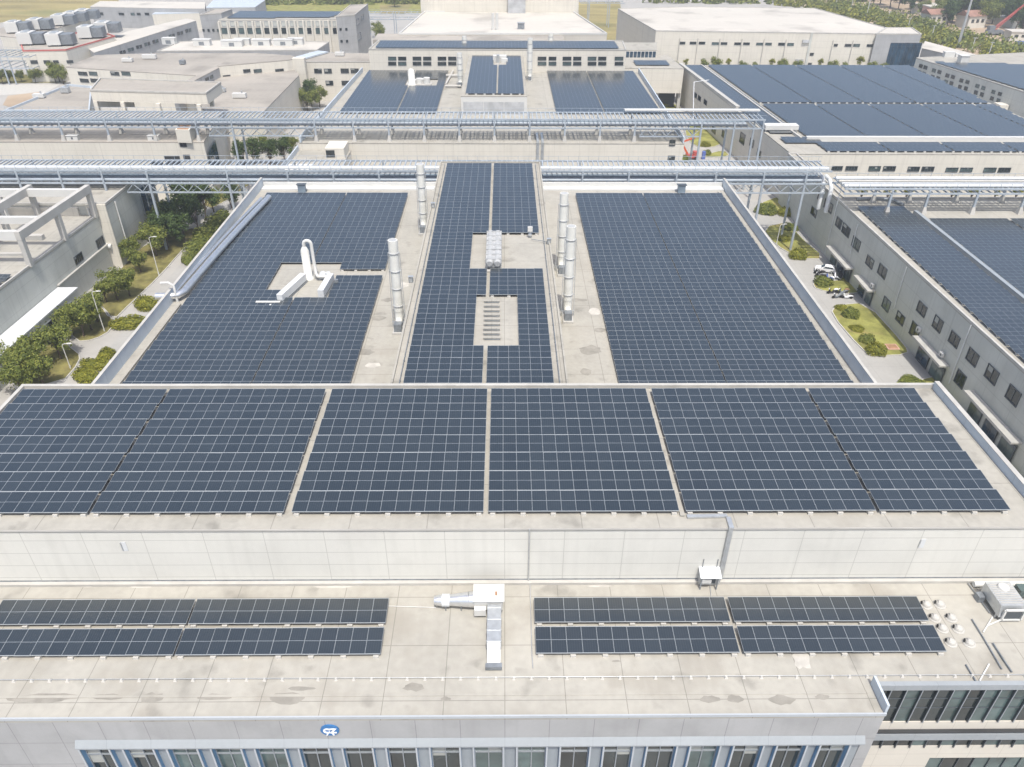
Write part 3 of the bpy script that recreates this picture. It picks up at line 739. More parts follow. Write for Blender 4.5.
for s, lab in ((SX0+.9, 'left'), (SX1-.9, 'right')):
    mb = MB(); mb.tube([(s,YB1+1,ZS+.22),(s,SY1-1,ZS+.22)], .05, 6)
    for y in range(66, 138, 4): mb.box(s-.08,s+.08,y-.06,y+.06,ZS+.002,ZS+.17)
    tag(mb.build('strip_conduit', 'galvd'), f'thin dark conduit along the {lab} edge of the raised centre strip', 'pipe')

patches(mh, ZM, [(362,352,1.6,1.1),(378,318,1.2,.8),(387,300,.9,.7),(590,350,1.5,1.2),(600,330,1.0,.7),(578,300,1.3,.6),(586,372,.8,.9)], 'patchd', 'damp_patch')
patches(mh, ZM, [(404,285,.9,1.0),(373,365,1.1,.7),(595,312,1.0,1.2)], 'patch')
# rows: middle left / right / centre
def rowset(z, y0, y1, pitch): 
    n = int((y1-y0)/pitch+.5); return [y0+k*pitch for k in range(n)]
ymf = 75.0
while ymf > 68: ymf -= 2.42
ys_m = rowset(ZM, at(300, 384, ZM+FZ).y-2.0, 141.4, 2.42)
hole_ml = [(-34.4,104.6,-25.0,109.0),(-25.1,105.0,-17.2,107.0),(-33.6,97.3,-25.4,104.7)]
hole_ml = [(-34.2,105.9,-25.2,109.0),(-33.2,103.6,-25.2,106.0),(-25.3,103.9,-17.0,107.0),(-34.6,98.9,-25.4,103.8),(-32.2,97.0,-25.4,99)]
hole_ct = [(-4.7,92.9,9,104.9),(-3.7,73.2,1.95,85.0)]
def place_rows(ys, blocks, z, holes, group, where, hide=0):
    for k, y in enumerate(ys):
        for nm, x0, n in blocks:
            keep = []
            for i in range(n):
                cx, cy = x0+(i+.5)*PP, y+PL/2
                keep.append(not any(h[0] < cx < h[2] and h[1] < cy < h[3] for h in holes))
            i = 0; segs = []
            while i < n:
                if keep[i]:
                    j = i
                    while j < n and keep[j]: j += 1
                    segs.append((i, j-i)); i = j
                else: i += 1
            for q, (i, c) in enumerate(segs):
                part = '' if len(segs) == 1 else ('left piece of ' if q == 0 else 'right piece of ')
                below = holes and any(h[0] < x0+(i+c/2)*PP < h[2] and -3.5 < y-h[3] < 1.0 for h in holes) or (k == 0 and z == ZS)
                nn = ORD[k] if k < 15 else ORD[len(ys)-1-k]; side = 'front' if k < 15 else 'back'
                solar_row(x0+i*PP, y, z, c, f'{part}{nn} solar row from the {side}, {nm} block, {where}', group, blocks=bool(below))
place_rows(ys_m, [('outer', -45.0, 13), ('inner', -29.80, 10)], ZM, hole_ml, 'solar panel rows on the middle hall left roof', 'left middle roof')
place_rows(ys_m, [('inner', 13.6, 11), ('outer', 26.48, 13)], ZM, [], 'solar panel rows on the middle hall right roof', 'right middle roof')
ys_c = rowset(ZS, at(450, 383.5, ZS+FZ).y, 137.5, 2.50)
place_rows(ys_c, [('left', -10.35, 7), ('right', -1.85, 6)], ZS, hole_ct, 'solar panel rows on the raised centre strip', 'raised centre strip')

# tall exhaust stacks
def stack(name, label, x, y, h, z0=ZM, r=.62, group='banded exhaust stacks on the middle hall'):
    s = thing(name, label, 'exhaust stack', (x,y,z0), group)
    hb = 2.4
    mb = MB(); mb.tube([(0,0,hb),(0,0,h)], r, 18); mb.build('stack_pipe', 'frp', s)
    mb = MB(); mb.tube([(0,0,h+.002),(0,0,h+.01)], r*.86, 18); mb.build('stack_mouth', 'unitgrey', s)
    for k in range(4):
        z = hb + (h-hb)*(.08+.25*k); mb = MB(); mb.lathe((0,0,z), [(r+.01,-.08),(r+.07,-.08),(r+.07,.08),(r+.01,.08)], 18); mb.build('band', 'unitgrey', s)
    mb = MB()
    for sx in (-1, 1):
        mb.bar((sx*(r+.25),-.25,.002),(sx*(r+.12),.1,h*.86),.09,.09)
    for k in range(4):
        z = hb + (h-hb)*(.08+.25*k)
        if z < h*.85: mb.bar((-r-.2,-.1,z),(r+.2,-.1,z),.07,.07)
    mb.bar((-r-.3,-.5,.9),(r+.3,-.5,.9),.1,.1); mb.build('support_frame', 'galv', s)
    mb = MB(); mb.tube([(0,0,hb),(0,0,1.5),(0,-.4,1.0),(0,-1.1,.85)], [r*.95,r*.9,r*.8,r*.7], 14); mb.build('elbow', 'frp', s)
    mb = MB(); mb.box(-.5,.5,-2.2,-1.1,.30,1.35); mb.build('fan_motor', 'galvd', s)
    mb = MB(); mb.box(-.7,.7,-2.5,.6,.002,.29); mb.build('base_plinth', 'concrete', s)
    return s
for lab, bx, by, tx, ty in (
  ('tall white banded exhaust stack nearest on the left of the raised strip', 400, 326, 396, 240),
  ('tall white exhaust stack left of the raised strip, just before the pipe rack', 424, 230, 422, 164),
  ('tall white exhaust stack at the right of the strip, the farther of two', 561, 270, 563, 193),
  ('tall white exhaust stack at the right of the strip, the nearer of two', 567, 315, 570, 226)):
    p = at(bx, by, ZM); h = atY(tx, ty, p.y).z - ZM
    stack('exhaust_stack', lab, p.x, p.y, h)

# scrubber tower in the panel opening
p = at(309, 279, ZM)
tw = thing('scrubber_tower', 'white scrubber tower with looped pipe and two long ducts standing in the left solar roof', 'scrubber', (p.x,p.y,ZM))
mb = MB(); mb.lathe((0,0,0), [(.8,.002),(.8,.3),(.60,.35),(.60,4.6),(.42,5.0),(.30,5.2)], 20); mb.build('tower_shell', 'frp', tw)
mb = MB(); pts = [(0,0,5.0)] + [(.55-.55*math.cos(t), 0, 5.6+.55*math.sin(t)) for t in [math.pi*k/8 for k in range(9)]] + [(1.15,-.1,3.0),(1.25,-.3,1.2),(1.5,-.6,.75),(3.2,-.7,.7)]
mb.tube(pts, .25, 12); mb.build('loop_pipe', 'white', tw)
mb = MB(); mb.tube([(2.0,-.2,.35),(2.0,.9,.35)], .55, 14); mb.tube([(3.2,-.9,.7),(3.2,-.9,1.5)],.36,12); mb.build('fan_housing', 'whitem', tw)
def duct(name, x0, y0, x1, y1, label=None):
    mb = MB(); mb.bar((x0,y0,.85),(x1,y1,.85),.85,1.1,0); mb.bar((x0-.2,y0-.3,.12),(x1-.2,y1,.12),.25,.2,1); mb.bar((x0+.5,y0-.3,.12),(x1+.5,y1,.12),.1,.2,1)
    return mb.build(name, ['whitem','galvd'], tw)
duct('long_duct', -2.3, -8.0, -.5, -.9); duct('long_duct', 3.2, -6.6, 3.6, -.9)
mb = MB(); mb.bar((-5.6,-8.4,.35),(-2.2,-8.4,.35),.45,.4); mb.bar((-3.4,-9.8,.3),(-3.4,-8.6,.3),.25,.3); mb.build('feed_pipe', 'white', tw)
mb = MB(); mb.box(4.3,4.8,-2.3,-1.8,.002,.9); mb.build('pump', 'galvd', tw)

# twin drum unit on the strip, louvre shafts, lamp box
p0 = at(493.5, 265, ZS+.9); p1 = at(494.5, 231, ZS+1.4)
L_ = p1.y-p0.y
tu = thing('twin_filter_unit', 'grey twin-drum filter unit with ribbed top in the opening on the raised strip', 'filter unit', (p0.x,p0.y,ZS))
for s in (-.52, .52):
    mb = MB(); mb.tube([(s,0,1.05),(s,.25,1.05)], [.36,.5], 14, 1); mb.tube([(s,.25,1.05),(s,L_,1.05)], .5, 14, 0); mb.build('drum', ['unitgrey','unitgrey'], tu)
for k in range(7): mb = MB(); mb.box(-1.08,1.08,.5+k*(L_-1)/6-.05,.5+k*(L_-1)/6+.05,.5,1.62); mb.build('rib', 'unitgrey', tu)
mb = MB(); mb.box(-1.02,1.02,.4,L_-.1,.35,1.40); mb.build('housing', 'unitgrey', tu)
mb = MB()
for y in (.5, L_/2, L_-.5):
    for s in (-.9,.9): mb.box(s-.08,s+.08,y-.08,y+.08,.002,.35)
mb.box(-1.15,1.15,-.6,-.05,.002,.30); mb.build('unit_base', 'concrete', tu)
gl = 'louvre slots in the opening of the raised strip'
for k in range(9):
    q = at(492, 302+k*4.6, ZS)
    o = MB(); o.box(-.95,.95,-.32,.12,.002,.30,0); o.box(-.9,.9,-.345,-.322,.06,.20,1); o.box(-.97,.97,-.345,.14,.302,.33,0)
    ob = o.build('louvre_shaft', ['roof','galvd']); ob.location = (q.x+random.uniform(-.05,.05), q.y, ZS)
    tag(ob, f'low concrete louvre slot, {ORD[8-k]} from the front in the strip opening', 'louvre', gl)
q = at(530, 238, ZS)
lb_ = thing('lamp_box', 'small white box on a post at the right of the raised strip', 'control box', (q.x,q.y,ZS))
mb = MB(); mb.box(-.35,.35,-.1,.2,1.0,1.7); mb.build('box_cover', 'white', lb_)
mb = MB(); mb.box(-.06,.06,0,.12,.002,1.0); mb.box(-.25,.25,-.12,.25,.35,.6); mb.build('post', 'galv', lb_)
q0, q1 = at(531, 239, ZS+.3), at(549, 242, ZS+.3)
pipe('conduit', 'thin dark conduit from the small post box to the strip edge', [tuple(q0), tuple(q1)], .05, 'galvd')
for (px_, py_, lab) in ((411,280,'dark junction box on the left edge of the raised strip'), (549,242,'dark junction box on the right strip edge at the conduit end'), (433,206,'small dark junction box far along the left edge of the raised strip')):
    q = at(px_, py_, ZS+.3); mb = MB(); mb.box(-.28,.28,-.2,.2,.0,.75,0); mb.box(-.33,.33,-.25,.25,.752,.82,1); mb.box(-.2,.2,-.235,-.202,.1,.6,1)
    o = mb.build('junction_box', ['galvd','galv']); o.location = (q.x,q.y,ZS+.02); tag(o, lab, 'junction box')
# big silver duct along the left parapet
def mp(px, py, h=1.0): return tuple(at(px, py, ZM+h))
dpts = [mp(269,197), mp(248,219), mp(226,243), mp(204,268), mp(193,281)]
e = Vector(dpts[-1]); dpts += [tuple(e+Vector((-.15,-3.2,-.05))), tuple(e+Vector((-.7,-4.4,-.1))), tuple(e+Vector((-1.9,-4.7,-.1))), tuple(e+Vector((-3.6,-4.7,-.1)))]
pipe('foil_duct', 'large silver duct running along the left parapet and bending outwards', dpts, .50, 'silver', 'duct', n=16)
d2 = [tuple(Vector(a)+Vector((-1.5,0,-.35))) for a in dpts[:5]]
pipe('foil_duct', 'slimmer silver duct between the large duct and the left parapet', d2+[tuple(Vector(d2[-1])+Vector((-.1,-3.4,0)))], .32, 'silver', 'duct', n=12)
e2 = Vector(dpts[-1]); pipe('vent_gooseneck', 'white gooseneck pipe over the left parapet at the end of the duct', [(XM0+.8,e2.y,ZM+.01),(XM0+.8,e2.y,ZM+2.6),(XM0+.2,e2.y,ZM+3.0),(XM0-.9,e2.y,ZM+2.95)], .18, 'white', n=10)
for (px_, py_, lab) in ((298,197,'dark hatch box at the back parapet of the left roof'), (684,196,'dark hatch box at the back parapet of the right roof')):
    q = at(px_, py_, ZM+.3); mb = MB(); mb.box(-.7,.7,-.6,.3,.003,1.5,0); mb.box(-.9,.9,-.7,.4,1.502,1.58,1)
    o = mb.build('roof_hatch', ['rackdark','framed']); o.location = (q.x, YM1-2.9, ZM); tag(o, lab, 'roof hatch')

# ================================================================ pipe racks
def pipe_rack(label, x0, x1, ya, yb, zd, zt, posts, cross=1.05, truss=(), roof_z=None, lean=None):
    """posts: list of (x, base z); zd lower deck, zt upper deck"""
    r = thing('pipe_rack', label, 'pipe rack')
    zm = (zd+zt)/2
    mb = MB()
    for z in (zd, zt):
        for y in (ya, yb): mb.box(x0, x1, y-.13, y+.13, z-.22, z+.10)
    mb.build('long_beam', 'rack', r)
    mb = MB(); x = x0+.3
    while x < x1:
        mb.box(x-.11, x+.11, ya+.132, yb-.132, zt-.16, zt+.06); x += cross
    mb.build('upper_cross_beams', 'rack', r).__setitem__('kind', 'stuff')
    mb = MB(); x = x0+.3
    while x < x1:
        mb.box(x-.10, x+.10, ya+.132, yb-.132, zd-.16, zd+.06); x += cross*1.5
    mb.build('lower_cross_beams', 'rack', r).__setitem__('kind', 'stuff')
    mb = MB()
    for z in (zt+.95,):
        for y in (ya, yb): mb.box(x0, x1, y-.03, y+.03, z-.03, z+.03)
    x = x0+.5
    while x < x1:
        for y in (ya, yb): mb.box(x-.03, x+.03, y-.03, y+.03, zt+.102, zt+.92)
        x += 2.1
    mb.build('handrail', 'rack', r)
    for (xp, zb) in posts:
        for y in (ya, yb):
            mb = MB(); mb.box(xp-.20, xp+.20, y-.20, y+.20, zb, zd-.222, 0) if zb < zd-.5 else None
            mb.box(xp-.17, xp+.17, y-.135-.10, y-.135, zd+.102, zt-.222, 0)
            if roof_z and zb > 1: mb.add([(xp-.5,y-.5,zb),(xp+.5,y-.5,zb),(xp+.5,y+.5,zb),(xp-.5,y+.5,zb),(xp-.26,y-.26,zb+1.4),(xp+.26,y-.26,zb+1.4),(xp+.26,y+.26,zb+1.4),(xp-.26,y+.26,zb+1.4)],
                [(0,1,5,4),(1,2,6,5),(2,3,7,6),(3,0,4,7),(4,5,6,7)], 1)
            mb.build('post', ['rack','concrete'], r)
    for (t0, t1) in truss:
        mb = MB()
        for y in (ya, yb):
            mb.box(t0, t1, y-.12, y+.12, zd-2.1, zd-1.82)
            n = max(2, int((t1-t0)/1.5)); s = (t1-t0)/n
            for k in range(n):
                a, b = (zd-1.82, zd-.22) if k % 2 == 0 else (zd-.22, zd-1.82)
                mb.bar((t0+k*s, y, a), (t0+(k+1)*s, y, b), .12, .12)
        k = t0+1
        while k < t1: mb.box(k-.06, k+.06, ya+.122, yb-.122, zd-2.05, zd-1.9); k += 3
        mb.build('truss', 'rack', r)
    return r
RY0, RY1 = 152.0, 158.6
Z1D, Z1T = 14.6, 17.2
ps = [(x, 0) for x in (-43.7,-34.5,-25.3,15.9,25.3,35.0,43.0,-98,-89.5,-81)]
def px_at(pxs, py, Y): return [atY(p, py, Y).x for p in pxs]
road_posts = [(px_at([802.5],194,RY0)[0],0),(px_at([760.6],194,RY0)[0],0),(px_at([152.5],195,RY0)[0],0),(px_at([231],193,RY0)[0],0)]
pipe_rack('blue steel pipe rack in front, bridging both side roads behind the middle hall', -132, 66.5, RY0, RY1, Z1D, Z1T, ps+road_posts,
          truss=((px_at([127],190,RY0)[0], px_at([256],190,RY0)[0]), (px_at([735],190,RY0)[0], 66.0)))
R2Y0, R2Y1 = 184.0, 190.5
Z2D, Z2T = 17.2, 19.2
ps2 = [(x, 14.0) for x in px_at([316.5,354.6,389.5,424.5,459.5,494.5,529.5,564.5,599.5,634], 139, R2Y0)]
ps2 += [(x, 14.0) for x in px_at([17.5,64,110,156,199], 139, R2Y0)]
ps2 += [(x, 0) for x in px_at([232,701.6,734.5,763], 126, R2Y0)]
pipe_rack('blue steel pipe rack farther back, carried on the rear hall roof', -150, px_at([767],113,R2Y0)[0], R2Y0, R2Y1, Z2D, Z2T, ps2, roof_z=14,
          truss=((px_at([208],130,R2Y0)[0], px_at([313],130,R2Y0)[0]), (px_at([640],130,R2Y0)[0], px_at([700],130,R2Y0)[0])))
g1 = 'pipes carried by the front pipe rack'; g2 = 'pipes carried by the rear pipe rack'
def rackpipes(x0, x1, spec, group, where):  # lower pipes coloured dark to paint shade into the deck gaps
    for (y, z, r, mat, lab) in spec:
        pipe('rack_pipe', f'{lab} on the {where} pipe rack', [(x0,y,z),(x1,y,z)], r, mat, 'pipe', group, 10)
mb = MB(); mb.box(-132, 66, RY0+.4, RY0+1.9, Z1T+.12, Z1T+.42); tag(mb.build('covered_tray','whitem'), 'wide white covered tray along the near edge of the front pipe rack', 'cable tray')
rackpipes(-132, 65, [(RY0+.75, Z1D+.45, .34, 'rack', 'thick blue pipe on the near lower edge'), (RY0+2.0, Z1D+.45, .30, 'galvd', 'dark pipe second from the near lower edge'),
   (RY0+3.2, Z1D+.45, .40, 'rackdark', 'thick dark blue pipe in the middle of the lower deck'), (RY0+4.4, Z1D+.45, .34, 'galvd', 'dark grey pipe toward the back of the lower deck'),
   (RY0+5.6, Z1D+.45, .30, 'rackdark', 'dark blue pipe at the back of the lower deck')], g1, 'front')
rackpipes(-150, 58, [(R2Y0+.9, Z2D+.45, .26, 'galvd', 'dark grey pipe on the near lower edge'), (R2Y0+2.3, Z2D+.45, .32, 'rack', 'blue pipe second from the near lower edge'),
   (R2Y0+3.8, Z2D+.45, .40, 'rackdark', 'thick dark blue pipe in the middle of the lower deck'), (R2Y0+5.3, Z2D+.45, .30, 'rackdark', 'dark blue pipe at the back of the lower deck')], g2, 'rear')
mb = MB(); mb.box(px_at([628],112,R2Y0)[0], px_at([767],112,R2Y0)[0], R2Y0+4.9, R2Y0+6.2, Z2T+.7, Z2T+1.0); tag(mb.build('covered_tray','white'), 'white covered tray on the right end of the rear pipe rack', 'cable tray')
# ================================================================ ground and roads
def sheet(name, poly, z, mat, kind='structure'):
    poly = ccw(poly); mb = MB(); mb.add([(p[0],p[1],z) for p in poly], [tuple(range(len(poly)))]); o = mb.build(name, mat); o['kind'] = kind; return o
sheet('ground', [(-3000,-500),(3000,-500),(3000,4000),(-3000,4000)], 0, 'ground')
# left road (east of the left buildings)
sheet('road', [(-66.6,-40),(-50,-40),(-50,176),(-66.6,176)], .004, 'road')
sheet('road', [(-78,176),(64,176),(64,182),(-78,182)], .004, 'road')
sheet('road', [(48,40),(66.5,40),(66.5,176),(48,176)], .004, 'road')
sheet('lawn', [xy(110,385,0), xy(128,355,0), xy(150,322,0), xy(118,352,0), xy(98,385,0)], .008, 'lawnd') if False else None

def bed(label, poly, mat, kerb=True, z=.10):
    poly = ccw(poly)
    mb = MB(); mb.prism(poly, 0, z); o = mb.build('lawn', mat); o['kind'] = 'structure'
    if kerb:
        mb = MB(); mb.ring(poly, .02, 0, z+.06, out=.16); k = mb.build('kerb', 'kerb'); k['kind'] = 'structure'
def smooth(poly, it=2):
    for _ in range(it):
        q = []
        for i in range(len(poly)):
            a = Vector(poly[i]); b = Vector(poly[(i+1) % len(poly)]); q += [tuple(a*.75+b*.25), tuple(a*.25+b*.75)]
        poly = q
    return poly
GP = lambda *pp: [xy(x, y, 0) for x, y in pp]
# beds on the left of the left road
bed('', smooth(GP((0,385),(0,345),(40,330),(78,352),(80,362),(60,385)),1), 'lawnd')
bed('', smooth(GP((75,342),(68,320),(95,300),(112,318),(112,330),(95,340)),1), 'lawnd')
bed('', smooth(GP((112,322),(98,300),(118,272),(150,240),(205,225),(186,246),(158,278),(131,303)),1), 'lawnd')
bed('', smooth(GP((205,212),(232,198),(256,180),(240,176),(205,190)),1), 'lawnd')
bed('', [xy(80,385,0),xy(98,364,0),xy(118,340,0),xy(150,308,0),xy(178,281,0),xy(230,223,0),(-47.6,178),(-47.6,70),(-60,70)] if False else [(-59.5,80),(-47.6,80),(-47.6,176),(-58.5,176)], 'lawnd')
# beds on the right road
bed('', smooth(GP((831,314),(836,306),(866,303),(905,346),(908,355),(873,356),(862,350)),1), 'lawn')
bed('', smooth(GP((812,287),(818,279),(838,282),(845,276),(860,292),(852,294),(826,292)),1), 'lawn')
bed('', smooth(GP((762,228),(790,222),(800,238),(826,259),(800,259),(775,245)),1), 'lawn')
bed('', smooth(GP((905,388),(930,377),(942,378),(968,412),(950,415),(925,392)),1), 'lawn')
bed('', smooth(GP((1000,462),(1012,462),(1030,482),(1024,490)),1), 'lawn')
bed('', smooth(GP((757,205),(780,196),(806,199),(806,211),(775,216)),1), 'lawn')
bed('', smooth(GP((684,133),(690,124),(708,128),(723,143),(712,148),(694,147)),1), 'lawn')
bed('', smooth(GP((702,156),(724,150),(730,157),(706,158)),1), 'lawn')
bed('', smooth(GP((655,110),(672,103),(684,110),(664,112)),1), 'lawn')

# ================================================================ trees and bushes
def tree_mesh(seed, h=6.5, r=2.3, n=1500, mat='leaf', trunk_h=2.2, lobes=9, leaf=.22):
    rnd = random.Random(seed)
    t = MB(); top = Vector((rnd.uniform(-.3,.3), rnd.uniform(-.3,.3), h*.62))
    t.tube([(0,0,0),(top.x*.3,top.y*.3,trunk_h*.6),(top.x*.7,top.y*.7,trunk_h*1.2),tuple(top)], [.17,.13,.10,.04], 7)
    cs = []
    for i in range(lobes):
        a = rnd.uniform(0, 6.28); rr = r*math.sqrt(rnd.random())*.80; z = trunk_h + (h-trunk_h)*(.12+.72*rnd.random()**.9)
        k = 1-.45*max(0, (z-trunk_h)/(h-trunk_h)-.35)
        cs.append((Vector((rr*math.cos(a)*k, rr*math.sin(a)*k, z)), r*rnd.uniform(.30,.55)))
        b = cs[-1][0]; s0 = Vector((top.x*.6, top.y*.6, trunk_h*rnd.uniform(.8,1.2)))
        t.tube([tuple(s0), tuple((s0+b)*.5+Vector((0,0,.1))), tuple(b)], [.07,.05,.02], 5)
    c = MB()
    for i in range(n):
        p0, pr_ = cs[rnd.randrange(lobes)]
        d = Vector((rnd.gauss(0,1), rnd.gauss(0,1), rnd.gauss(0,.8))).normalized()
        p = p0 + d*pr_*(rnd.random()**.45)*rnd.uniform(.8,1.15)
        if p.z < trunk_h*.7: continue
        nrm = (d + Vector((rnd.gauss(0,.6), rnd.gauss(0,.6), rnd.gauss(.4,.5)))).normalized()
        u = nrm.orthogonal().normalized(); v = nrm.cross(u); s = leaf*rnd.uniform(.6,1.4)
        a = rnd.uniform(0, 3.14); u, v = u*math.cos(a)+v*math.sin(a), v*math.cos(a)-u*math.sin(a)
        c.add([p-u*s, p-v*s*.6, p+u*s, p+v*s*.6], [(0,1,2,3)])
    return t, c
TREES = {}
def tree_proto(kind, label, loc, group):
    spec = dict(street=(1, 6.6, 2.6, 3600, 'leaf', 1.9, 14, .165), dark=(2, 7.5, 2.5, 3600, 'leafd', 1.6, 14, .18), olive=(3, 5.6, 2.3, 3000, 'leaf', 1.6, 12, .16),
                young=(5, 6.8, 1.5, 1300, 'leafy', 3.4, 8, .17))[kind]
    t, c = tree_mesh(*spec)
    r = thing('tree', label, 'tree', loc, group); t.build('trunk', 'bark', r); c.build('crown', spec[4], r); TREES[kind] = r; return r
TG = {'street': 'street trees along the left road', 'dark': 'dark trees by the pipe rack', 'olive': 'street trees along the left road', 'young': 'young trees along the far white wall'}
def tree(kind, px, py, label, s=1.0, group=None, z=0.1):
    s *= 1.06
    p = at(px, py, z); loc = (p.x, p.y, z)
    if kind not in TREES:
        r = tree_proto(kind, label, loc, group or TG[kind]); r.scale = (s,s,s); return r
    return cp(TREES[kind], loc, label, random.uniform(0,6.28), (s*random.uniform(.95,1.05), s*random.uniform(.95,1.05), s), group or TG[kind])
tree('street', 22, 392, 'green street tree at the lower left, beside the nearest left lamp', 1.0)
tree('olive', 44, 385, 'green tree right of the lower left lamp, touching the front hall corner', 1.1)
tree('street', 6, 376, 'green tree at the left picture edge below the white canopy', .95)
tree('street', 61, 358, 'broad green tree with its own bed in front of the white canopy', 1.0)
tree('olive', 40, 366, 'bushy tree between the canopy and the lower left lamp', 1.0)
tree('street', 84, 336, 'broad green tree left of the second lamp, at the canopy end', 1.1)
tree('olive', 98, 322, 'tree behind the lamp at the canopy end', 1.0)
tree('olive', 70, 338, 'small tree close under the canopy end', .9)
tree('street', 118, 300, 'olive green tree in the dry bed below the tall grey wall', 1.0)
tree('olive', 130, 296, 'tree at the road edge in the dry bed', .95)
tree('olive', 107, 302, 'tree tucked against the windowed grey wall', .8)
tree('olive', 141, 272, 'small dark tree beside the lamp in the middle of the left road', .9)
tree('street', 134, 262, 'tree at the foot of the white wall end', .9)
tree('street', 157, 256, 'broad dark green tree in front of the lamp by the pipe rack', 1.15)
tree('dark', 168, 248, 'dark tree in the cluster before the pipe rack bridge, at its near end', 1.05)
tree('dark', 180, 236, 'dark tree in the middle of the cluster before the pipe rack bridge', 1.15)
tree('dark', 192, 222, 'tall dark tree at the top of the cluster just below the pipe rack bridge', 1.4)
tree('dark', 206, 220, 'dark tree at the road side of the cluster below the pipe rack bridge', 1.2)
tree('street', 171, 232, 'mid green tree against the dark blue glazing', 1.1)
tree('dark', 232, 208, 'dark tree right of the right bridge post on the left road', .9)
for (x_, y_, k_, s_, lab) in ((30,376,'street',1.0,'green tree filling the row between the lower left lamp and the canopy'),
  (92,330,'street',.95,'green tree directly below the second lamp'),
  (164,240,'street',1.05,'green tree beside the blue glazing, near side of the dark cluster'),(186,246,'dark',1.0,'dark tree at the road edge below the tall dark tree'),(198,232,'dark',1.1,'dark tree between the tall dark tree and the road'),(214,212,'street',1.0,'green tree at the road right under the pipe rack bridge')):
    tree(k_, x_, y_, lab, s_)
def rtree(kind, X, Y, label, s, group, z=0.0):
    loc = (X, Y, z)
    if kind not in TREES: r = tree_proto(kind, label, loc, group); r.scale = (s,s,s); return r
    return cp(TREES[kind], loc, label, random.uniform(0,6.28), s, group)
gt = 'trees between the two pipe racks'
for i, (x, y, lab, k) in enumerate(((244,163,'dark tree at the left edge of the gap between the pipe racks','dark'),(254,160,'tree second from left in the gap between the pipe racks','dark'),(262,150,'olive tree under the rear pipe rack, left of its ground post','olive'),
   (270,162,'dark tree at the foot of the rear rack ground post','dark'),(284,160,'low dark tree right of the rear rack ground post','dark'),(292,150,'tree beside the grey ramp parapet','olive'))):
    p = at(x, y, 1.0); rtree(k, p.x, p.y, lab, 1.0, gt)
gt2 = 'trees behind the rear pipe rack on the left'
for (x, y, lab, k) in ((300,110,'green tree just behind the rear rack, left one','street'),(312,106,'green tree behind the rear rack, tallest of the group','dark'),(320,108,'tree behind the rear rack next to the pale parapet','street'),(308,111,'low tree in front of the tallest one behind the rear rack','olive')):
    p = at(x, y, 0); rtree(k, p.x, p.y, lab, 1.25, gt2)

def bush_mesh(seed, rx, ry, rz, n, leaf):
    rnd = random.Random(seed); c = MB()
    for i in range(n):
        d = Vector((rnd.gauss(0,1), rnd.gauss(0,1), abs(rnd.gauss(0,.9)))).normalized()
        k = rnd.uniform(.72,1.04)*(1+.09*math.sin(5*d.x+seed)+.08*math.sin(6*d.y)); p = Vector((d.x*rx, d.y*ry, .05+d.z*rz))*k
        nrm = (d + Vector((rnd.gauss(0,.5), rnd.gauss(0,.5), rnd.gauss(.2,.5)))).normalized()
        u = nrm.orthogonal().normalized(); v = nrm.cross(u); s = leaf*rnd.uniform(.6,1.4)
        c.add([p-u*s, p-v*s*.6, p+u*s, p+v*s*.6], [(0,1,2,3)])
    c.lathe((0,0,.05), [(rx*.7,0),(rx*.72,rz*.35),(rx*.5,rz*.66),(.01,rz*.78)], 10)
    return c
BM = {}
def bush(px, py, rx, mat, label, group, rz=None, ry=None, z=.1):
    p = at(px, py, z); k = mat
    if k not in BM:
        o = bush_mesh(len(BM)+3, 1, 1, .95, 2000, .075).build('bush', mat); BM[k] = o.data; bpy.data.objects.remove(o)
    o = bpy.data.objects.new('bush', BM[k]); COL.objects.link(o); o.location = (p.x,p.y,z); o.scale = (rx, ry or rx, rz or rx*.92); o.rotation_euler[2] = random.uniform(0,6)
    return tag(o, label, 'bush', group)
gb = 'clipped bushes on the right lawns'
bush(876,352,1.75,'leafy','large yellow round bush at the near end of the long lawn', gb)
bush(867,341,1.35,'leaf','green round bush next to the yellow one on the long lawn', gb)
bush(857,329,1.3,'leafy','low yellow green bush in the middle of the long lawn', gb, .6)
bush(850,315.5,1.6,'leaf','green round bush second from the far end of the long lawn', gb)
bush(841,308.5,1.15,'leafy','flat yellow bush at the far end of the long lawn', gb, .7)
bush(822.5,284,1.75,'leaf','large dark green bush on the small lawn between the scooter rows', gb)
bush(798,257,1.9,'leafy','bright yellow bush at the near tip of the lawn by the bridge post', gb)
bush(784,240,1.3,'leafy','yellow bush beside the white gooseneck lamp at the bridge', gb)
bush(912,383,2.0,'leaf','flat green bush just beyond the front hall corner', gb, .8)
bush(766,212,2.6,'leaf','dark round bush left of the bridge post', gb, 2.2)
bush(787,214,2.2,'leafy','mixed bush right of the inner bridge post', gb, 1.6)
bush(789,228,2.0,'leaf','dark low bush under the bridge crossbar', gb, 1.0)
gb2 = 'bushes along the middle hall on the left road'
bush(148,306,1.9,'leafy','round yellow green bush at the left parapet, upper one', gb2, 1.8, 3.0)
bush(130,325,1.9,'leafy','round yellow green bush at the left parapet, lower one', gb2, 1.7, 3.2)
bush(106,356,1.3,'leafy','thin yellow bush at the left parapet above the flower patch', gb2, 1.2, 2.2)
bush(88,378,1.6,'leafy','yellow flowering bush beside the front hall corner', gb2, 1.4, 3.0)
bush(97,366,1.4,'leafy','pale flowering bush along the left road edge', gb2, 1.2, 3.0)
bush(190,262,1.6,'leaf','green bush at the left parapet below the hedge', gb2, 1.6, 2.5)
bush(200,250,2.0,'leaf','tall green hedge bush at the left parapet, lower one', gb2, 3.0, 3.4)
bush(212,238,2.0,'leaf','tall green hedge bush at the left parapet, middle one', gb2, 3.4, 3.6)
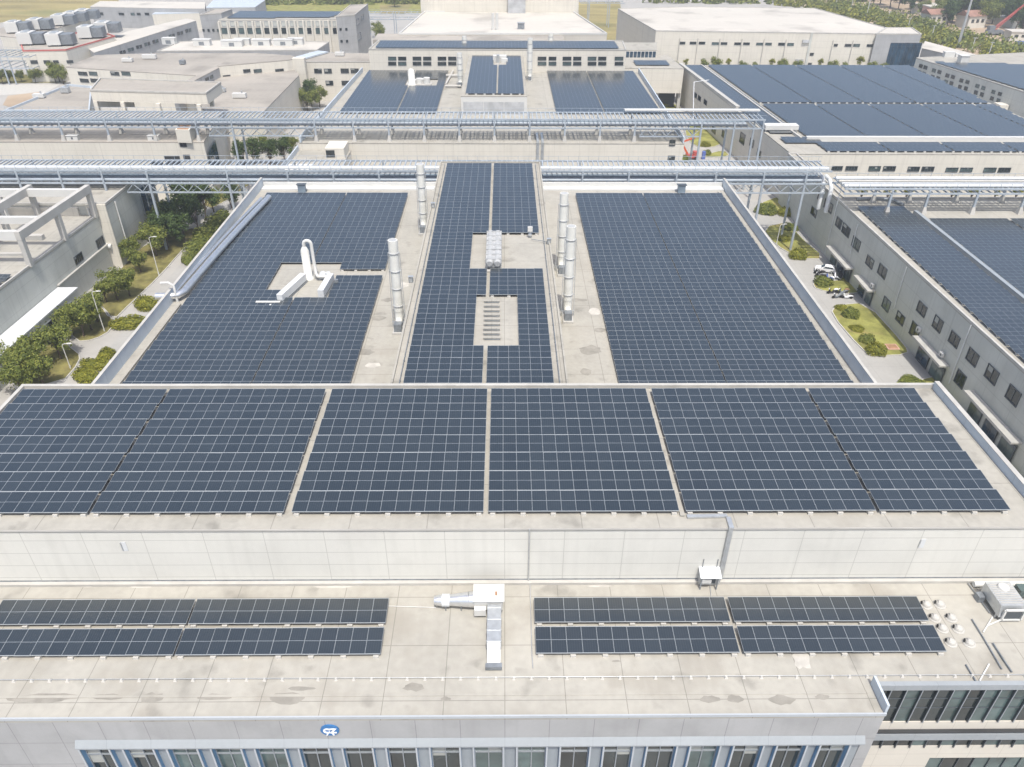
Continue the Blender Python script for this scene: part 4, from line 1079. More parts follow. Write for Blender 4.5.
bush(222,226,2.0,'leaf','tall green hedge bush at the left parapet, upper one', gb2, 3.4, 3.6)
gb3 = 'bushes between the racks on the right road'
bush(683,161,2.0,'leaf','dark bush at the foot of the rear hall corner', gb3, 1.6, z=0)
bush(707,154,1.3,'leaf','small round bush on the lawn behind the front rack', gb3)
bush(705,146,1.5,'leafy','yellow green bush on the sloping lawn behind the rear rack posts', gb3)
bush(698,129,1.4,'leafy','small bush at the far tip of the lawn behind the rear rack', gb3)
bush(664,106,1.8,'leafy','bush on the far lawn under the connecting bridge', gb3)

# ================================================================ street lamps
def lamp(px, py, tx, ty, label, arm=1.0, side=1, group='white street lamps on the left road'):
    b = at(px, py, .1); t = atY(tx, ty, b.y); h = max(4.5, t.z-.1)
    r = thing('street_lamp', label, 'street lamp', (b.x,b.y,.1), group)
    mb = MB(); mb.tube([(0,0,0),(0,0,.5)], [.13,.12], 8); mb.tube([(0,0,.5),(0,0,h-.35),(side*.12,0,h-.08),(side*.4,0,h),(side*arm,0,h+.06)], [.085,.07,.06,.05,.045], 8); mb.build('pole', 'white', r)
    mb = MB(); mb.add([(side*(arm-.15),-.13,h+.03),(side*(arm+.6),-.10,h+.07),(side*(arm+.6),.10,h+.07),(side*(arm-.15),.13,h+.03),(side*(arm-.15),-.1,h+.15),(side*(arm+.6),-.06,h+.14),(side*(arm+.6),.06,h+.14),(side*(arm-.15),.1,h+.15)],
        [(0,3,2,1),(4,5,6,7),(0,1,5,4),(1,2,6,5),(2,3,7,6),(3,0,4,7)]); mb.build('lamp_head', 'white', r)
lamp(17.5,391,8.5,367.5,'white street lamp at the lower left next to the front hall corner')
lamp(70.5,368,64,349,'white street lamp post in the bed with the broad tree')
lamp(104.5,331,92,291.5,'tall white street lamp before the end of the white canopy')
lamp(159,275,150,237,'white street lamp under the dark tree cluster')
lamp(201,229,199,211,'white street lamp at the right of the dark trees by the rack')
lamp(39.5,349,33,327,'white lamp post standing at the outer edge of the white canopy', .3)
lamp(11.5,325,3.5,304,'white lamp post standing on the white canopy at the left', .3)
lamp(50.5,291,44,275,'white lamp post in the corner between canopy and windowed wall', .3, -1)
lamp(262,160,263,136,'white street lamp between the two pipe racks', 1.0, 1)
lamp(305,107,303,97,'white street lamp behind the rear rack', 1.0, 1)
lamp(776.5,244,784,237,'small white gooseneck lamp beside the yellow bush at the bridge', .8, 1, 'white street lamps on the right road')

# ================================================================ east factory building
XEW = 69.6; ZE = 12.0
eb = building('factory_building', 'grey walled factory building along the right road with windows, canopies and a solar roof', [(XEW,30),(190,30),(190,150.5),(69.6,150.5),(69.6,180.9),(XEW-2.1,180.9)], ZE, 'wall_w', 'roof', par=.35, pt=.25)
EA, EB = (XEW-2.1, 180.9), (XEW, 30)
def dirwall(A, B): return A, B
W_e = [(824,201,833,211),(836,218,842,228),(842,225,850.5,235.5),(852,238,860.5,249.5),(866,257,874,267),(878,265.5,887,277),
       (882.5,298,890.5,310.5),(896,313,905,323.5),(917,303,927,315),(933,317,943,331),(949,333,960,346),(966.5,350,979,364.5),(985,366.5,999,382.5),(1006,387,1021,404),
       (910,323,920,338.5),(955,371,966,387),(818,193,823,201),(811,208,817,216)]
EN = (XEW-1.75, 150.5); 
wins(eb, EA, EB, W_e, glass='glass', frame='framed', mull=2)
# downpipes on the west wall
def onwall(A, B, x, y):
    A = Vector((A[0],A[1],0)); B = Vector((B[0],B[1],0)); d = (B-A).normalized(); n = Vector((d.y,-d.x,0)); q = ray(x, y); return CAMP + q*((A-CAMP).dot(n)/q.dot(n))
for (x1, y1, x2, y2) in ((858.5,224.5,851,254),(907.5,267,895,309),(972,325,949,383),(843,183,825,253)):
    a = onwall(EA, EB, x1, y1); b = onwall(EA, EB, x2, y2)
    mb = MB(); mb.tube([(a.x-.12,a.y,a.z),(a.x-.12,a.y,max(.1,b.z))], .09, 8); mb.build('downpipe', 'whitem', eb)
# doors below canopies and the canopies
def canopy(x1, y1, x2, y2, mat='coping', deep=1.5, door=True):
    a = onwall(EA, EB, x1, y1); b = onwall(EA, EB, x2, y2); ya, yb = sorted((a.y, b.y)); z = (a.z+b.z)/2
    mb = MB(); mb.box(a.x-deep, a.x-.02, ya, yb, z-.16, z+.12); k = mb.build('canopy', mat, eb)
    mb = MB(); mb.box(a.x-deep-.04,a.x-deep-.002,ya-.04,yb+.04,z-.2,z+.2); mb.build('canopy_edge','concrete',eb)
    if door:
        n = max(1, int((yb-ya)/3.2)); s = (yb-ya)/n
        for i in range(n):
            mb = MB(); mb.box(a.x-.16, a.x-.03, ya+i*s+.5, ya+(i+1)*s-.5, .02, min(2.9, z-.3), 0); mb.box(a.x-.18,a.x-.161,ya+i*s+.7,ya+(i+.5)*s-.05,.3,2.4,1); mb.box(a.x-.18,a.x-.161,ya+(i+.5)*s+.05,ya+(i+1)*s-.7,.3,2.4,1)
            mb.build('door', ['framed','glassb' if i % 2 else 'glassg'], eb)
canopy(832.5,248,855,267); canopy(860.5,277,876.5,290); canopy(920.5,338.5,951,364); canopy(973,392,1024,442)
# low kerb wall along the lawn
mb = MB(); mb.box(XEW-1.1, XEW-.75, 103, 127.5, 0, .38); mb.box(XEW-1.1,XEW-.75, 152.5, 168, 0, .38); mb.box(XEW-1.0,XEW-.7,90,101.5,0,.38); o = mb.build('kerb', 'kerb'); o['kind'] = 'structure'
# air conditioners
def acunit(x, y, label, off=.5):
    p = onwall(EA, EB, x, y); r = thing('air_conditioner', label, 'air conditioner', (p.x-off, p.y, p.z), 'outdoor units above the doors of the right building')
    mb = MB(); mb.box(-.2,.2,-.45,.45,0,.65); mb.build('casing', 'white', r)
    mb = MB(); vs = [(-.212, .22*math.cos(t)-.12, .32+.22*math.sin(t)) for t in [2*math.pi*k/16 for k in range(16)]]; mb.add(vs, [tuple(reversed(range(16)))]); mb.build('fan_grille', 'framed', r)
    return r
acunit(874.5,287,'white outdoor unit on the middle canopy of the right building'); acunit(944,356,'white outdoor unit above the double door canopy of the right building')
acunit(919.5,331,'small white outdoor unit beside the lower window of the right building', .25)
# manhole slab on lawn
q = at(892,347,.1); mb = MB(); mb.box(-1.0,1.0,-.9,.9,.002,.10,0); mb.box(-.8,.8,-.7,.7,.102,.13,1); o = mb.build('inspection_cover', ['pink','rust']); o.location = (q.x,q.y,.1); tag(o, 'reddish square inspection cover in the lawn by the wall', 'inspection cover')

# --- car
def car(px, py, rz, label):
    q = at(px, py, .004); r = thing('parked_car', label, 'car', (q.x,q.y,.004), None, rz); r.scale = (.92,.92,.92)
    prof = [(-2.15,.35),(-2.2,.75),(-2.05,.98),(-1.75,1.42),(-.95,1.56),(.15,1.53),(.95,1.02),(1.9,.86),(2.18,.66),(2.18,.35)]
    mb = MB(); n = len(prof)
    def hw(z): return .86 if z < 1.0 else .86-.25*(z-1.0)/.55
    vs = [(x,-hw(z),z) for x,z in prof]+[(x,hw(z),z) for x,z in prof]
    mb.add(vs, [tuple(range(n)), tuple(reversed(range(n,2*n)))]+[(i,n+i,n+(i+1)%n,(i+1)%n) for i in range(n)])
    mb.build('body', 'carw', r)
    for s in (-1,1):
        g = MB(); y = lambda z: s*(hw(z)+.006)
        g.add([(-1.62,y(1.05),1.05),(.62,y(1.05),1.05),(.05,y(1.44),1.44),(-1.45,y(1.38),1.38)], [(0,1,2,3) if s < 0 else (3,2,1,0)]); g.build('side_window', 'glass', r)
    g = MB(); g.add([(.94,-.72,1.05),(.94,.72,1.05),(.24,.62,1.50),(.24,-.62,1.50)], [(0,1,2,3)]); g.build('windscreen', 'glass', r)
    g = MB(); g.add([(-2.06,-.7,1.02),(-2.06,.7,1.02),(-1.79,.62,1.40),(-1.79,-.62,1.40)], [(3,2,1,0)]); g.build('rear_window', 'glass', r)
    for sx in (-1.35,1.35):
        for s in (-1,1):
            wv = MB(); wv.tube([(sx,s*.70,.33),(sx,s*.90,.33)], .33, 14, 0); wv.tube([(sx,s*.901,.33),(sx,s*.905,.33)], .19, 10, 1); wv.build('wheel', ['rubber','galv'], r)
    for s in (-.6,.6):
        h = MB(); h.box(2.14,2.19,s-.16,s+.16,.62,.76); h.build('headlight', 'galv', r)
        h = MB(); h.box(-2.21,-2.16,s-.13,s+.13,.72,.95); h.build('tail_light', 'red', r)
car(824.8,271.5, rad(158), 'white parked car beside the canopy of the right building')
# --- scooters
def scooter(px, py, rz, label, mat='black', seat='black', s=1.0):
    q = at(px, py, .004); r = thing('motor_scooter', label, 'scooter', (q.x,q.y,.004), 'scooters parked by the right building', rz); r.scale = (s,s,s)
    mb = MB(); mb.tube([(-.85,0,.5),(-.55,0,.62),(-.2,0,.50),(.05,0,.30),(.35,0,.30),(.55,0,.55),(.62,0,.95)], [.10,.20,.20,.13,.12,.16,.10], 10); mb.box(-.15,.45,-.16,.16,.24,.30); mb.build('body', mat, r)
    mb = MB(); mb.tube([(-.95,0,.74),(-.6,0,.80),(-.15,0,.76)], [.10,.17,.10], 8); mb.build('seat', seat, r)
    for x in (-.62,.72):
        mb = MB(); mb.tube([(x,-.06,.25),(x,.06,.25)], .25, 12); mb.build('wheel', 'rubber', r)
    mb = MB(); mb.tube([(.58,-.36,1.06),(.60,-.12,1.02),(.60,.12,1.02),(.58,.36,1.06)], .03, 6); mb.tube([(.72,0,.25),(.62,0,.95)], .04, 6); mb.build('handlebar', 'galvd', r)
    mb = MB(); mb.lathe((.68,0,.88), [(.09,-.06),(.11,0),(.07,.08),(.01,.09)], 8); mb.build('headlight', 'signw', r)
    for s2 in (-.42,.42):
        mb = MB(); mb.tube([(.58,s2*.8,1.06),(.55,s2,1.24)], .015, 4); mb.lathe((.55,s2,1.26), [(.05,-.03),(.06,0),(.01,.04)], 6); mb.build('mirror', 'black', r)
for a in ((832,293.5,rad(185),'black scooter with pale front at the near side of the small lawn','black','signw'),(842.5,293.5,rad(180),'grey brown scooter right of the black one with pale front','galvd','rust'),
  (847,298.5,rad(170),'black scooter with white body alone on the pale paving','signw','black'),(837,298,rad(190),'low grey scooter left of the lone black and white one','galvd','galvd'),
  (819,274.5,rad(150),'dark scooter just in front of the white car','black','black'),(820,277.5,rad(160),'black scooter second in front of the white car','black','galvd'),
  (829,280,rad(120),'violet blue scooter in the row behind the dark bush','bluep','signw'),(836,279,rad(100),'white scooter in the row behind the dark bush','signw','black'),
  (840,277,rad(80),'dark scooter at the end of the row beneath the long canopy','black','black'),(843,274,rad(75),'blue scooter in the shade beneath the long canopy','bluep','black'),(846,278.5,rad(95),'black scooter nearest the door in the shade','black','black'),
  (866,293,rad(60),'dark blue scooter in the shade of the short canopy','bluep','black'),(870,296,rad(40),'black scooter beside the door under the short canopy','black','black'),(861,291.5,rad(20),'white and black scooter at the kerb end by the short canopy','signw','black')):
    scooter(a[0], a[1], a[2], a[3], a[4], a[5], 1.15)
# red machine between the racks
q = at(691,159,0); r = thing('lifting_machine', 'red and orange lifting machine with folded arm behind the front rack', 'machine', (q.x,q.y,0))
mb = MB(); mb.box(-1.6,1.6,-.9,.9,.5,1.3); mb.box(.4,1.5,-.8,.8,1.302,2.2); mb.build('chassis','red',r)
mb = MB(); mb.bar((-1.2,0,1.5),(-3.2,.5,4.6),.45,.5); mb.bar((-3.2,.5,4.6),(.4,.2,6.0),.4,.4); mb.build('arm','orange',r)
mb = MB(); mb.box(3.0,3.9,-.4,.4,.0,2.2); mb.build('signal_panel','bluep',r)
for x in (-1.1,1.1):
    for y in (-.9,.9): mb = MB(); mb.tube([(x,y-.15,.45),(x,y+.15,.45)],.45,12); mb.build('wheel','rubber',r)

# --- east solar rows
g_e = 'solar panel rows on the right building strip'
e0 = at(853,207,ZE+FZ); n_e = int((e0.y-40)/2.45)
ys_e = [e0.y-PL-k*2.45 for k in range(27)]
for k, y in enumerate(ys_e):
    if y < 80: break
    solar_row(XEW+.42, y, ZE, 8, f'{ORD[k]} solar row from the pipe rack, narrow roof strip of the right building', g_e, far=True)
mb = MB(); mb.box(XEW+10.3, XEW+11.0, 60, 142, ZE+.002, ZE+.75); mb.build('gutter_wall', 'pilaster', eb)
g_m = 'solar panel rows on the right building main roof'
ym = at(912,219,ZE+FZ).y
cnt = 0
for k in range(18):
    y = ym-PL-k*2.45
    for b, nm in ((0,'left'),(1,'middle'),(2,'right')):
        x0 = XEW+11.6+b*15.6
        a = 103*(0)+0
        if (x0)/(y) > .90: continue
        n = 13
        while n > 1 and (x0+(n-3)*PP)/y > .98: n -= 1
        solar_row(x0, y, ZE, n, f'{ORD[k]} solar row from the pipe rack, {nm} block, right building main roof', g_m, far=True)
# rack on the east roof
rx0 = px_at([843],190,140.6)[0]
pipe_rack('blue steel pipe rack standing on the flat roof of the right building', rx0+1, 140, 140.6+1.4, 148.4, 16.1, 17.0, [(x, ZE) for x in px_at([890,927,976,1024],200,142)], roof_z=ZE, cross=.95)
for y, z, rr, mt, lab in ((142.8,17.35,.34,'whitem','thick white pipe at the near edge'),(144.2,17.3,.26,'galv','white pipe second from the near edge'),(145.6,17.3,.26,'coping','pale pipe in the middle'),(147.2,17.35,.34,'whitem','thick white pipe at the far edge')):
    pipe('rack_pipe', f'{lab} of the pipe rack on the right building', [(rx0+1,y,z),(140,y,z)], rr, mt, 'pipe', 'pipes on the right building rack', 10)
mb = MB(); mb.tube([(XEW+2.0,149.2,ZE+.4),(XEW+6.5,149.4,ZE+.5),(XEW+9,148.4,ZE+.5),(XEW+10.0,145.8,ZE+.4)], .3, 10); tag(mb.build('roof_pipe','galvd'), 'dark bent pipe on the roof under the right rack', 'pipe')
a = onwall(EA, EB, 832, 200)
for i, (yy, lab) in enumerate(((152.3,'white vertical pipe bend at the rack end on the right building, nearer one'),(154.2,'white vertical pipe bend at the rack end on the right building, farther one'))):
    pipe('riser_pipe', lab, [(66.6-i*.9,yy-1.5,9.0),(66.6-i*.9,yy-1.5,14.2),(66.6-i*.9,yy,15.2),(66.6-i*.9,yy+2.5,15.3)], .42, 'whitem', n=12)
# ================================================================ left complex
XL = -79.5
def WX(y): return XL-(143.5-y)*.04
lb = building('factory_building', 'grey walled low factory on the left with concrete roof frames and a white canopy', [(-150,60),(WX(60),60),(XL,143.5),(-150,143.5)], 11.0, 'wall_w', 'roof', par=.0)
mb = MB(); mb.bar((WX(60)-.1,60,11.18),(XL-.1,143.4,11.18),.3,.35); mb.build('parapet', 'coping', lb)
LA, LB_ = (WX(60), 60), (XL, 143.5)
wins(lb, LA, LB_, [(74,254,83,263),(96,237.5,104,247)], 'glass', 'framed', mull=4)
yk = at(56, 277, 6).y
mb = MB(); mb.bar((WX(124.5)+.25,124.5,5.1),(XL+.25,143.2,5.1),.45,.25); mb.build('ledge', 'coping', lb)
mb = MB(); mb.bar((WX(124.5)+.04,124.5,2.45),(XL+.04,143.2,2.45),.06,4.9); mb.build('lower_wall', 'wall_w', lb)
# annex with white roof
an = building('canopy_annex', 'low annex with a broad white roof along the left road', [(WX(60)+.06,60),(WX(60)+3.6,60),(WX(124)+3.6,124.0),(WX(124)+.06,124.0)], 4.6, 'wall_w', 'white')
wins(an, (WX(60)+3.6,60), (WX(124)+3.6,124), [(58,61.5,1,3.4),(8.5,11.5,1,3.4),(22,25,1,3.4),(34,38,1,3.4),(41.5,44.5,1,3.4),(52.5,56,1,3.4),(28,30,1,3.4)], 'glass', 'frame', mull=3, px=False)
mb = MB(); mb.prism(ccw([(WX(60)+.1,59.9),(WX(60)+3.7,59.9),(WX(124.4)+3.7,124.4),(WX(124.4)+.1,124.4)]), 4.602, 4.80, bot=True); mb.build('roof_sheet', 'whitem', an)
# concrete frames
YS, YN = at(38.7,266,11).y, at(96,217,11).y
ZT = 17.3
gfr = 'concrete frames on the left roof'
def frame_ns(x, label, y0=YS, y1=YN, zt=ZT, mids=True):
    r = thing('concrete_frame', label, 'roof frame', (x-(143.5-y0)*.04, y0, 11), gfr, -.04)
    mb = MB(); mb.box(-.45,.45,-.5,y1-y0+.5,zt-11-1.45,zt-11); mb.build('beam', 'concrete', r)  # side-face shade put into the grey tone; cross beams keep the white
    for y in ((0,(y1-y0)/2,y1-y0) if mids else (0,y1-y0)):
        mb = MB(); mb.box(-.42,.42,y-.45,y+.45,.002,zt-11-1.452); mb.build('post', 'concrete', r)
frame_ns(XL-.05, 'long shade-grey concrete frame with three posts along the left wall edge')
xx2 = -90.5; frame_ns(xx2, 'shade-grey concrete frame second from the road on the left roof', YS+3, YN)
frame_ns(-101.5, 'shade-grey concrete frame farthest from the road on the left roof', YS+6, YN+1)
for (y, lab, zt, d) in ((YS+.2,'wide white cross beam at the near end of the left roof frames',ZT-.02,1.6),(YS+7.5,'white cross beam in the middle of the left roof frames',ZT-.4,1.2),(YN-1.2,'white cross beam at the far end of the left roof frames',ZT-.3,1.4)):
    mb = MB(); mb.box(-150, WX(y)-.5, y-.4, y+.4, zt-d, zt, 0)
    for x in (-96,-110): mb.box(x-.38,x+.38,y-.38,y+.38,11.002,zt-d-.002,0)
    tag(mb.build('cross_beam','white'), lab, 'roof beam', 'white cross beams of the left roof frames')
mb = MB(); mb.box(-150, -83, YN+.5, YN+6.0, 11.002, 12.6); tag(mb.build('roof_ledge','wall_s'), 'long white low roof house at the back of the left roof', 'roof house')
mb = MB(); mb.box(-150,-84,YS+11,YS+12,11.002,11.9); mb.box(-150,-84,YS+4,YS+4.6,11.002,11.5); tag(mb.build('roof_upstand','concrete'), 'low concrete upstands between the frames on the left roof', 'upstand')
g_w = 'solar panel rows on the left roof corner'
for k in range(4):
    y = at(20, 275, 11+FZ).y - PL - k*2.5
    solar_row(WX(y)-.55-10*PP, y, 11, 10, f'solar panel row {ORD[k]} from the frames at the left picture edge', g_w, far=True)
# second left building: white end wall, grey side, dark glazing under the rack
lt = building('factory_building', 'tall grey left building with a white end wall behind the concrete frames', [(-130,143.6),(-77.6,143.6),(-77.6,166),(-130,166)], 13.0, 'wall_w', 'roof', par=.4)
mb = MB(); mb.box(-81.4,-77.55,143.30,143.58,0,13.2); mb.build('end_wall','wall_s',lt)
mb = MB(); mb.box(-77.59,-77.45,158.2,165.8,1,11,0); mb.build('glazed_bay','glassb',lt)
for y in (158.1,160.6,163.1,165.8): mb = MB(); mb.box(-77.6,-77.3,y-.08,y+.08,0.5,11.2); mb.build('mullion','frame',lt)
mb = MB(); mb.tube([(-77.35,147,12.5),(-77.35,147,.2)],.14,8); mb.build('downpipe','white',lt)
mb = MB(); mb.tube([(-80.7,143.1,5.0),(-78.6,143.1,4.6)],.5,12); mb.tube([(-80.9,143.1,5),(-80.9,143.1,12.6)],.2,8); tag(mb.build('vent_pipe','white'),'white pipe with round end against the white end wall on the left','pipe')
# white rooftop band behind frames = rear part of that building, left of the rack
# ================================================================ building between the racks, left (carries the rear rack)
P14 = lambda *pp, z=14.0: [xy(x, y, z) for x, y in pp]
cw = building('factory_building', 'white left rear factory with windows, small roof block and blue glazed side between the racks', [xy(-40,141.5,14), xy(203.5,142,14), xy(222,112,14), xy(-10,112,14)], 14.0, 'wall_s', 'roof_far', par=.0)
ca, cb_ = xy(-40,141.5,14), xy(203.5,142,14)
wins(cw, ca, cb_, [(165.5,156.5,180,164),(180,140,186,146.5),(184,155,190,160.5),(152,162,163,166)], 'dark', 'framed')
q0 = at(177,140,14); 
mb = MB(); mb.prism(ccw([xy(178,142.6,14.0), xy(192,143,14.0), xy(200,130.5,14.0), xy(186,130,14.0)]), 14.002, 17.0, 0); mb.build('roof_block','wall_s',cw)
mb = MB(); mb.prism(offset(ccw([xy(178,142.6,14.0), xy(192,143,14.0), xy(200,130.5,14.0), xy(186,130,14.0)]),.35), 17.002, 17.04); mb.build('block_roof','rust',cw)
mb = MB(); a_ = Vector((*xy(205,142,14),0)); b_ = Vector((*xy(222,112,14),0)); d_ = (b_-a_).normalized(); n_ = Vector((d_.y,-d_.x,0))
for k in range(5): mb.bar(a_+d_*(1.0+k*2.2)+n_*.12+Vector((0,0,8)), a_+d_*(2.8+k*2.2)+n_*.12+Vector((0,0,8)), .1, 6.5)
mb.build('side_glazing','glassb',cw)
for (px_, lab) in ((72,'left one'),(153,'right one')):
    p = at(px_,141,14); mb = MB(); mb.box(-1.3,1.3,0,1.2,.002,1.1,0); mb.box(-1.4,1.4,-.1,1.3,1.102,1.2,0); mb.box(-.2,.2,-.03,-.002,.3,.8,1); o = mb.build('roof_cabinet',['white','framed']); o.location = (p.x,p.y+.3,14); tag(o, f'white low cabinet at the front edge of the left rear roof, {lab}', 'cabinet')
# frame-like raised block behind the rear rack
fr = building('roof_house', 'white framed roof house behind the rear rack on the left', [xy(90,91,19), xy(206,94,19), xy(221,83,19), xy(100,79,19)], 19.0, 'wall_s', 'roof_far', par=.35, z0=16.4)
for (px_, py_) in ((92,92),(119,93),(155,94.5),(196,95.5),(208,88)):
    p = at(px_, py_, 18.8); mb = MB(); mb.box(p.x-.5,p.x+.5,p.y+.05,p.y+1.0,13.9,16.4); mb.build('pillar','wall_s',fr)
mb = MB(); pa, pb = at(92,92,18), at(128,93,18); mb.box(pa.x, pb.x, pa.y+.6, pa.y+1.0, 13.9, 16.38); mb.build('infill_wall','wall_s',fr)
# ================================================================ rear hall (C)
ZC = 14.0
cpoly = [(-48.5,182.5),(42.9,182.5),(44.0,263),(-46,263)]
ch = building('factory_hall', 'white rear hall carrying the rear pipe rack and solar roofs beside a raised centre', cpoly, ZC, 'wall_s', 'roof', par=.0)
wa, wb_ = (-48.5,182.5), (42.9,182.5)
wins(ch, wa, wb_, [(669.5,140,675,145.5),(668,156,674.5,161)], 'glass', 'framed')
mb = MB(); mb.bar((-48.2,182.5,ZC+.75),(-45.9,262.8,ZC+.75),.3,1.4); mb.bar((42.7,182.6,ZC+.75),(43.8,262.8,ZC+.75),.3,1.4); mb.build('side_parapet','bluegrey',ch)
mb = MB(); xg = atY(540,150,182.5).x; mb.box(xg-.9,xg-.25,182.2,182.49,5,ZC+.3); mb.box(xg+.25,xg+.9,182.2,182.49,5,ZC+.3); mb.box(xg-.85,xg-.3,182.5,190,ZC+.002,ZC+.5); mb.box(xg+.3,xg+.85,182.5,190,ZC+.002,ZC+.5); mb.build('cable_ducts','galv',ch)
# raised centre of rear hall
zc2 = 19.0
sx0, sx1 = at(461,95,zc2).x, at(527,95,zc2).x; syf = at(495,96,zc2).y
mb = MB(); mb.prism(ccw([(sx0,syf),(sx1,syf),(sx1,262.9),(sx0,262.9)]), ZC+.002, zc2-.2, 0, top=False); mb.build('strip_wall','white',ch)
mb = MB(); mb.prism(ccw([(sx0-.05,syf-.05),(sx1+.05,syf-.05),(sx1+.05,262.9),(sx0-.05,262.9)]), zc2-.198, zc2, 0, bot=True); mb.build('strip_roof','roof',ch)
for i in range(3):
    w_ = (sx1-sx0-1.2)/3; mb = MB(); mb.box(sx0+.6+i*w_, sx0+.6+(i+1)*w_-.15, syf-.09, syf-.004, ZC+.6, zc2-1.5); mb.build('louvre_panel','louvre',ch)
# north block of rear hall
ZNB = atY(500,50,262.9).z
nx0, nx1 = atY(369,55,262.9).x, atY(626,55,262.9).x
nyb = at(500,41,ZNB).y
nb = building('factory_block', 'higher white block with two rows of windows at the back of the rear hall', [(nx0,263.1),(nx1,263.1),(nx1+1,nyb),(nx0+1,nyb)], ZNB, 'wall_s', 'roof', par=.25)
xs_w = [(388.5,396),(398.5,406),(413,421),(423.5,431),(438,446),(448.5,456),(538,546),(549,556),(563,571),(573.5,581),(588,596),(598.5,606),(615,623)]
wins(nb, (nx0,263.1), (nx1,263.1), [(a,57,b,60) for a,b in xs_w]+[(a,62.2,b,65) for a,b in xs_w], 'glass', 'framed', mull=1)
# far stuff: all the solar rows too far to tell apart
FAR = MB()
def far_front(x0, x1, y, z):              # open front edge of a row: feet and a dark sheet as its underside shade
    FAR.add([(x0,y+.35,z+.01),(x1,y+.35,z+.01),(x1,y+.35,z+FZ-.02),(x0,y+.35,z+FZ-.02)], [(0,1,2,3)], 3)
    x = x0+.4
    while x < x1:
        FAR.box(x-.28, x+.28, y-.05, y+.34, z+.002, z+.34, 4); x += 2.31
def far_rows(x0, n, y0, y1, z, pitch=2.45, holes=(), xf=None):
    y = y0; c, s = math.cos(TILT), math.sin(TILT)
    while y + PL < y1:
        xx = x0 if xf is None else xf(y)
        for i in range(n):
            x = xx+i*PP; cx = x+PP/2; cy = y+1.1
            if any(h[0] < cx < h[2] and h[1] < cy < h[3] for h in holes): continue
            P = lambda a, b, h=0: (a, y+b*c-h*s, z+FZ+b*s+h*c)
            FAR.add([P(x,0),P(x+PW,0),P(x+PW,PL),P(x,PL)], [(0,1,2,3)], 0)
            for u, v in ((.035,PL/2-.015),(PL/2+.015,PL-.035)): FAR.add([P(x+.012,u,.004),P(x+PW-.012,u,.004),P(x+PW-.012,v,.004),P(x+.012,v,.004)], [(0,1,2,3)], 1)
        FAR.add([(xx,y+.02,z+FZ-.05),(xx+n*PP,y+.02,z+FZ-.05),(xx+n*PP,y+.02,z+.05),(xx,y+.02,z+.05)], [(0,1,2,3)], 2) if False else None
        y += pitch
hl = (at(405,86,ZC).x, at(420,87,ZC).y, at(435,86,ZC).x, at(420,81,ZC).y)
yc0, yc1 = at(400,109,ZC+FZ).y-4, at(400,70,ZC+FZ).y
far_rows(-43.9, 13, yc0, yc1, ZC, holes=[hl]); far_rows(-28.5, 9, yc0, yc1, ZC, holes=[hl])
far_rows(14.0, 11, yc0, yc1, ZC); far_rows(27.1, 13, yc0, yc1, ZC)
hc = (at(492,62,zc2).x, at(500,66.5,zc2).y, at(508,62,zc2).x, at(500,52,zc2).y)
far_rows(sx0+1.2, 7, syf+1.2, 262, zc2, holes=[hc]); far_rows(sx0+1.2+7*PP+.4, 6, syf+1.2, 262, zc2, holes=[hc])
nz = int((nx1-nx0-4)/PP)
far_rows(nx0+2, nz, 264.5, nyb-1, ZNB)
# rear stacks
for (bx,by,tx,ty,lab,z0) in ((465,66,465,36,'white far stack left of the rear raised strip, farther one',ZC),(460.5,86,459,53,'white far stack left of the rear raised strip, nearer one',ZC),(529.5,80,528,38,'white far stack right of the rear raised strip, nearer one',ZC),(550,62,551,33,'white far stack standing before the windowed rear block',ZC)):
    p = at(bx,by,z0); h = atY(tx,ty,p.y).z-z0
    stack('exhaust_stack', lab, p.x, p.y, h, z0, .75, 'exhaust stacks on the rear hall')
p = at(412,85,ZC); tw2 = thing('scrubber_tower','white scrubber tower with side fans on the left rear solar roof','scrubber',(p.x,p.y,ZC))
h = atY(411,69,p.y).z-ZC
mb = MB(); mb.lathe((0,0,0),[(1.3,.002),(1.3,.3),(1.0,.4),(1.0,h-.5),(.6,h)],16); mb.build('tower_shell','frp',tw2)
mb = MB(); mb.box(-1.8,6,-.6,2.6,.002,.3); mb.build('plinth','concrete',tw2)
mb = MB(); mb.tube([(2.2,.8,.3),(2.2,.8,1.8)],.9,12); mb.tube([(4.5,.8,.3),(4.5,.8,2.0)],1.0,12); mb.tube([(0.8,.8,1.2),(4.5,.8,1.6)],.35,8); mb.build('fan_housing','white',tw2)
p = at(500,62,zc2); mb = MB(); mb.box(-2.2,2.0,0,2,.002,1.8,0); mb.box(.4,2.4,-1.4,-.2,.002,1.2,0); mb.box(-1.0,-.2,-1.5,-.4,.002,2.3,1); o = mb.build('roof_unit',['white','galv']); o.location=(p.x,p.y,zc2); tag(o,'white air handling unit in the opening of the rear raised strip','air unit')
p = at(476,49,ZNB); mb = MB(); mb.box(-.7,.7,-.5,.5,.002,1.3); mb.box(-.9,.9,-.7,.7,1.302,1.5); o = mb.build('roof_cabinet','white'); o.location=(p.x,p.y,zc2); tag(o,'tiny white cabinet at the far end of the rear raised strip','cabinet')
gr = at(450,80,ZC)
mb = MB(); mb.tube([tuple(at(445,86,ZC+.6)),tuple(at(461,86,ZC+.6))],.35,8); mb.tube([tuple(at(446,75.5,ZC+.6)),tuple(at(461,75.5,ZC+.6))],.35,8); mb.bar(tuple(at(446,84,ZC+.4)),tuple(at(456,66,ZC+.4)),.5,.5); tag(mb.build('roof_duct','concrete'),'pale ducts beside the far stacks on the rear hall','duct')

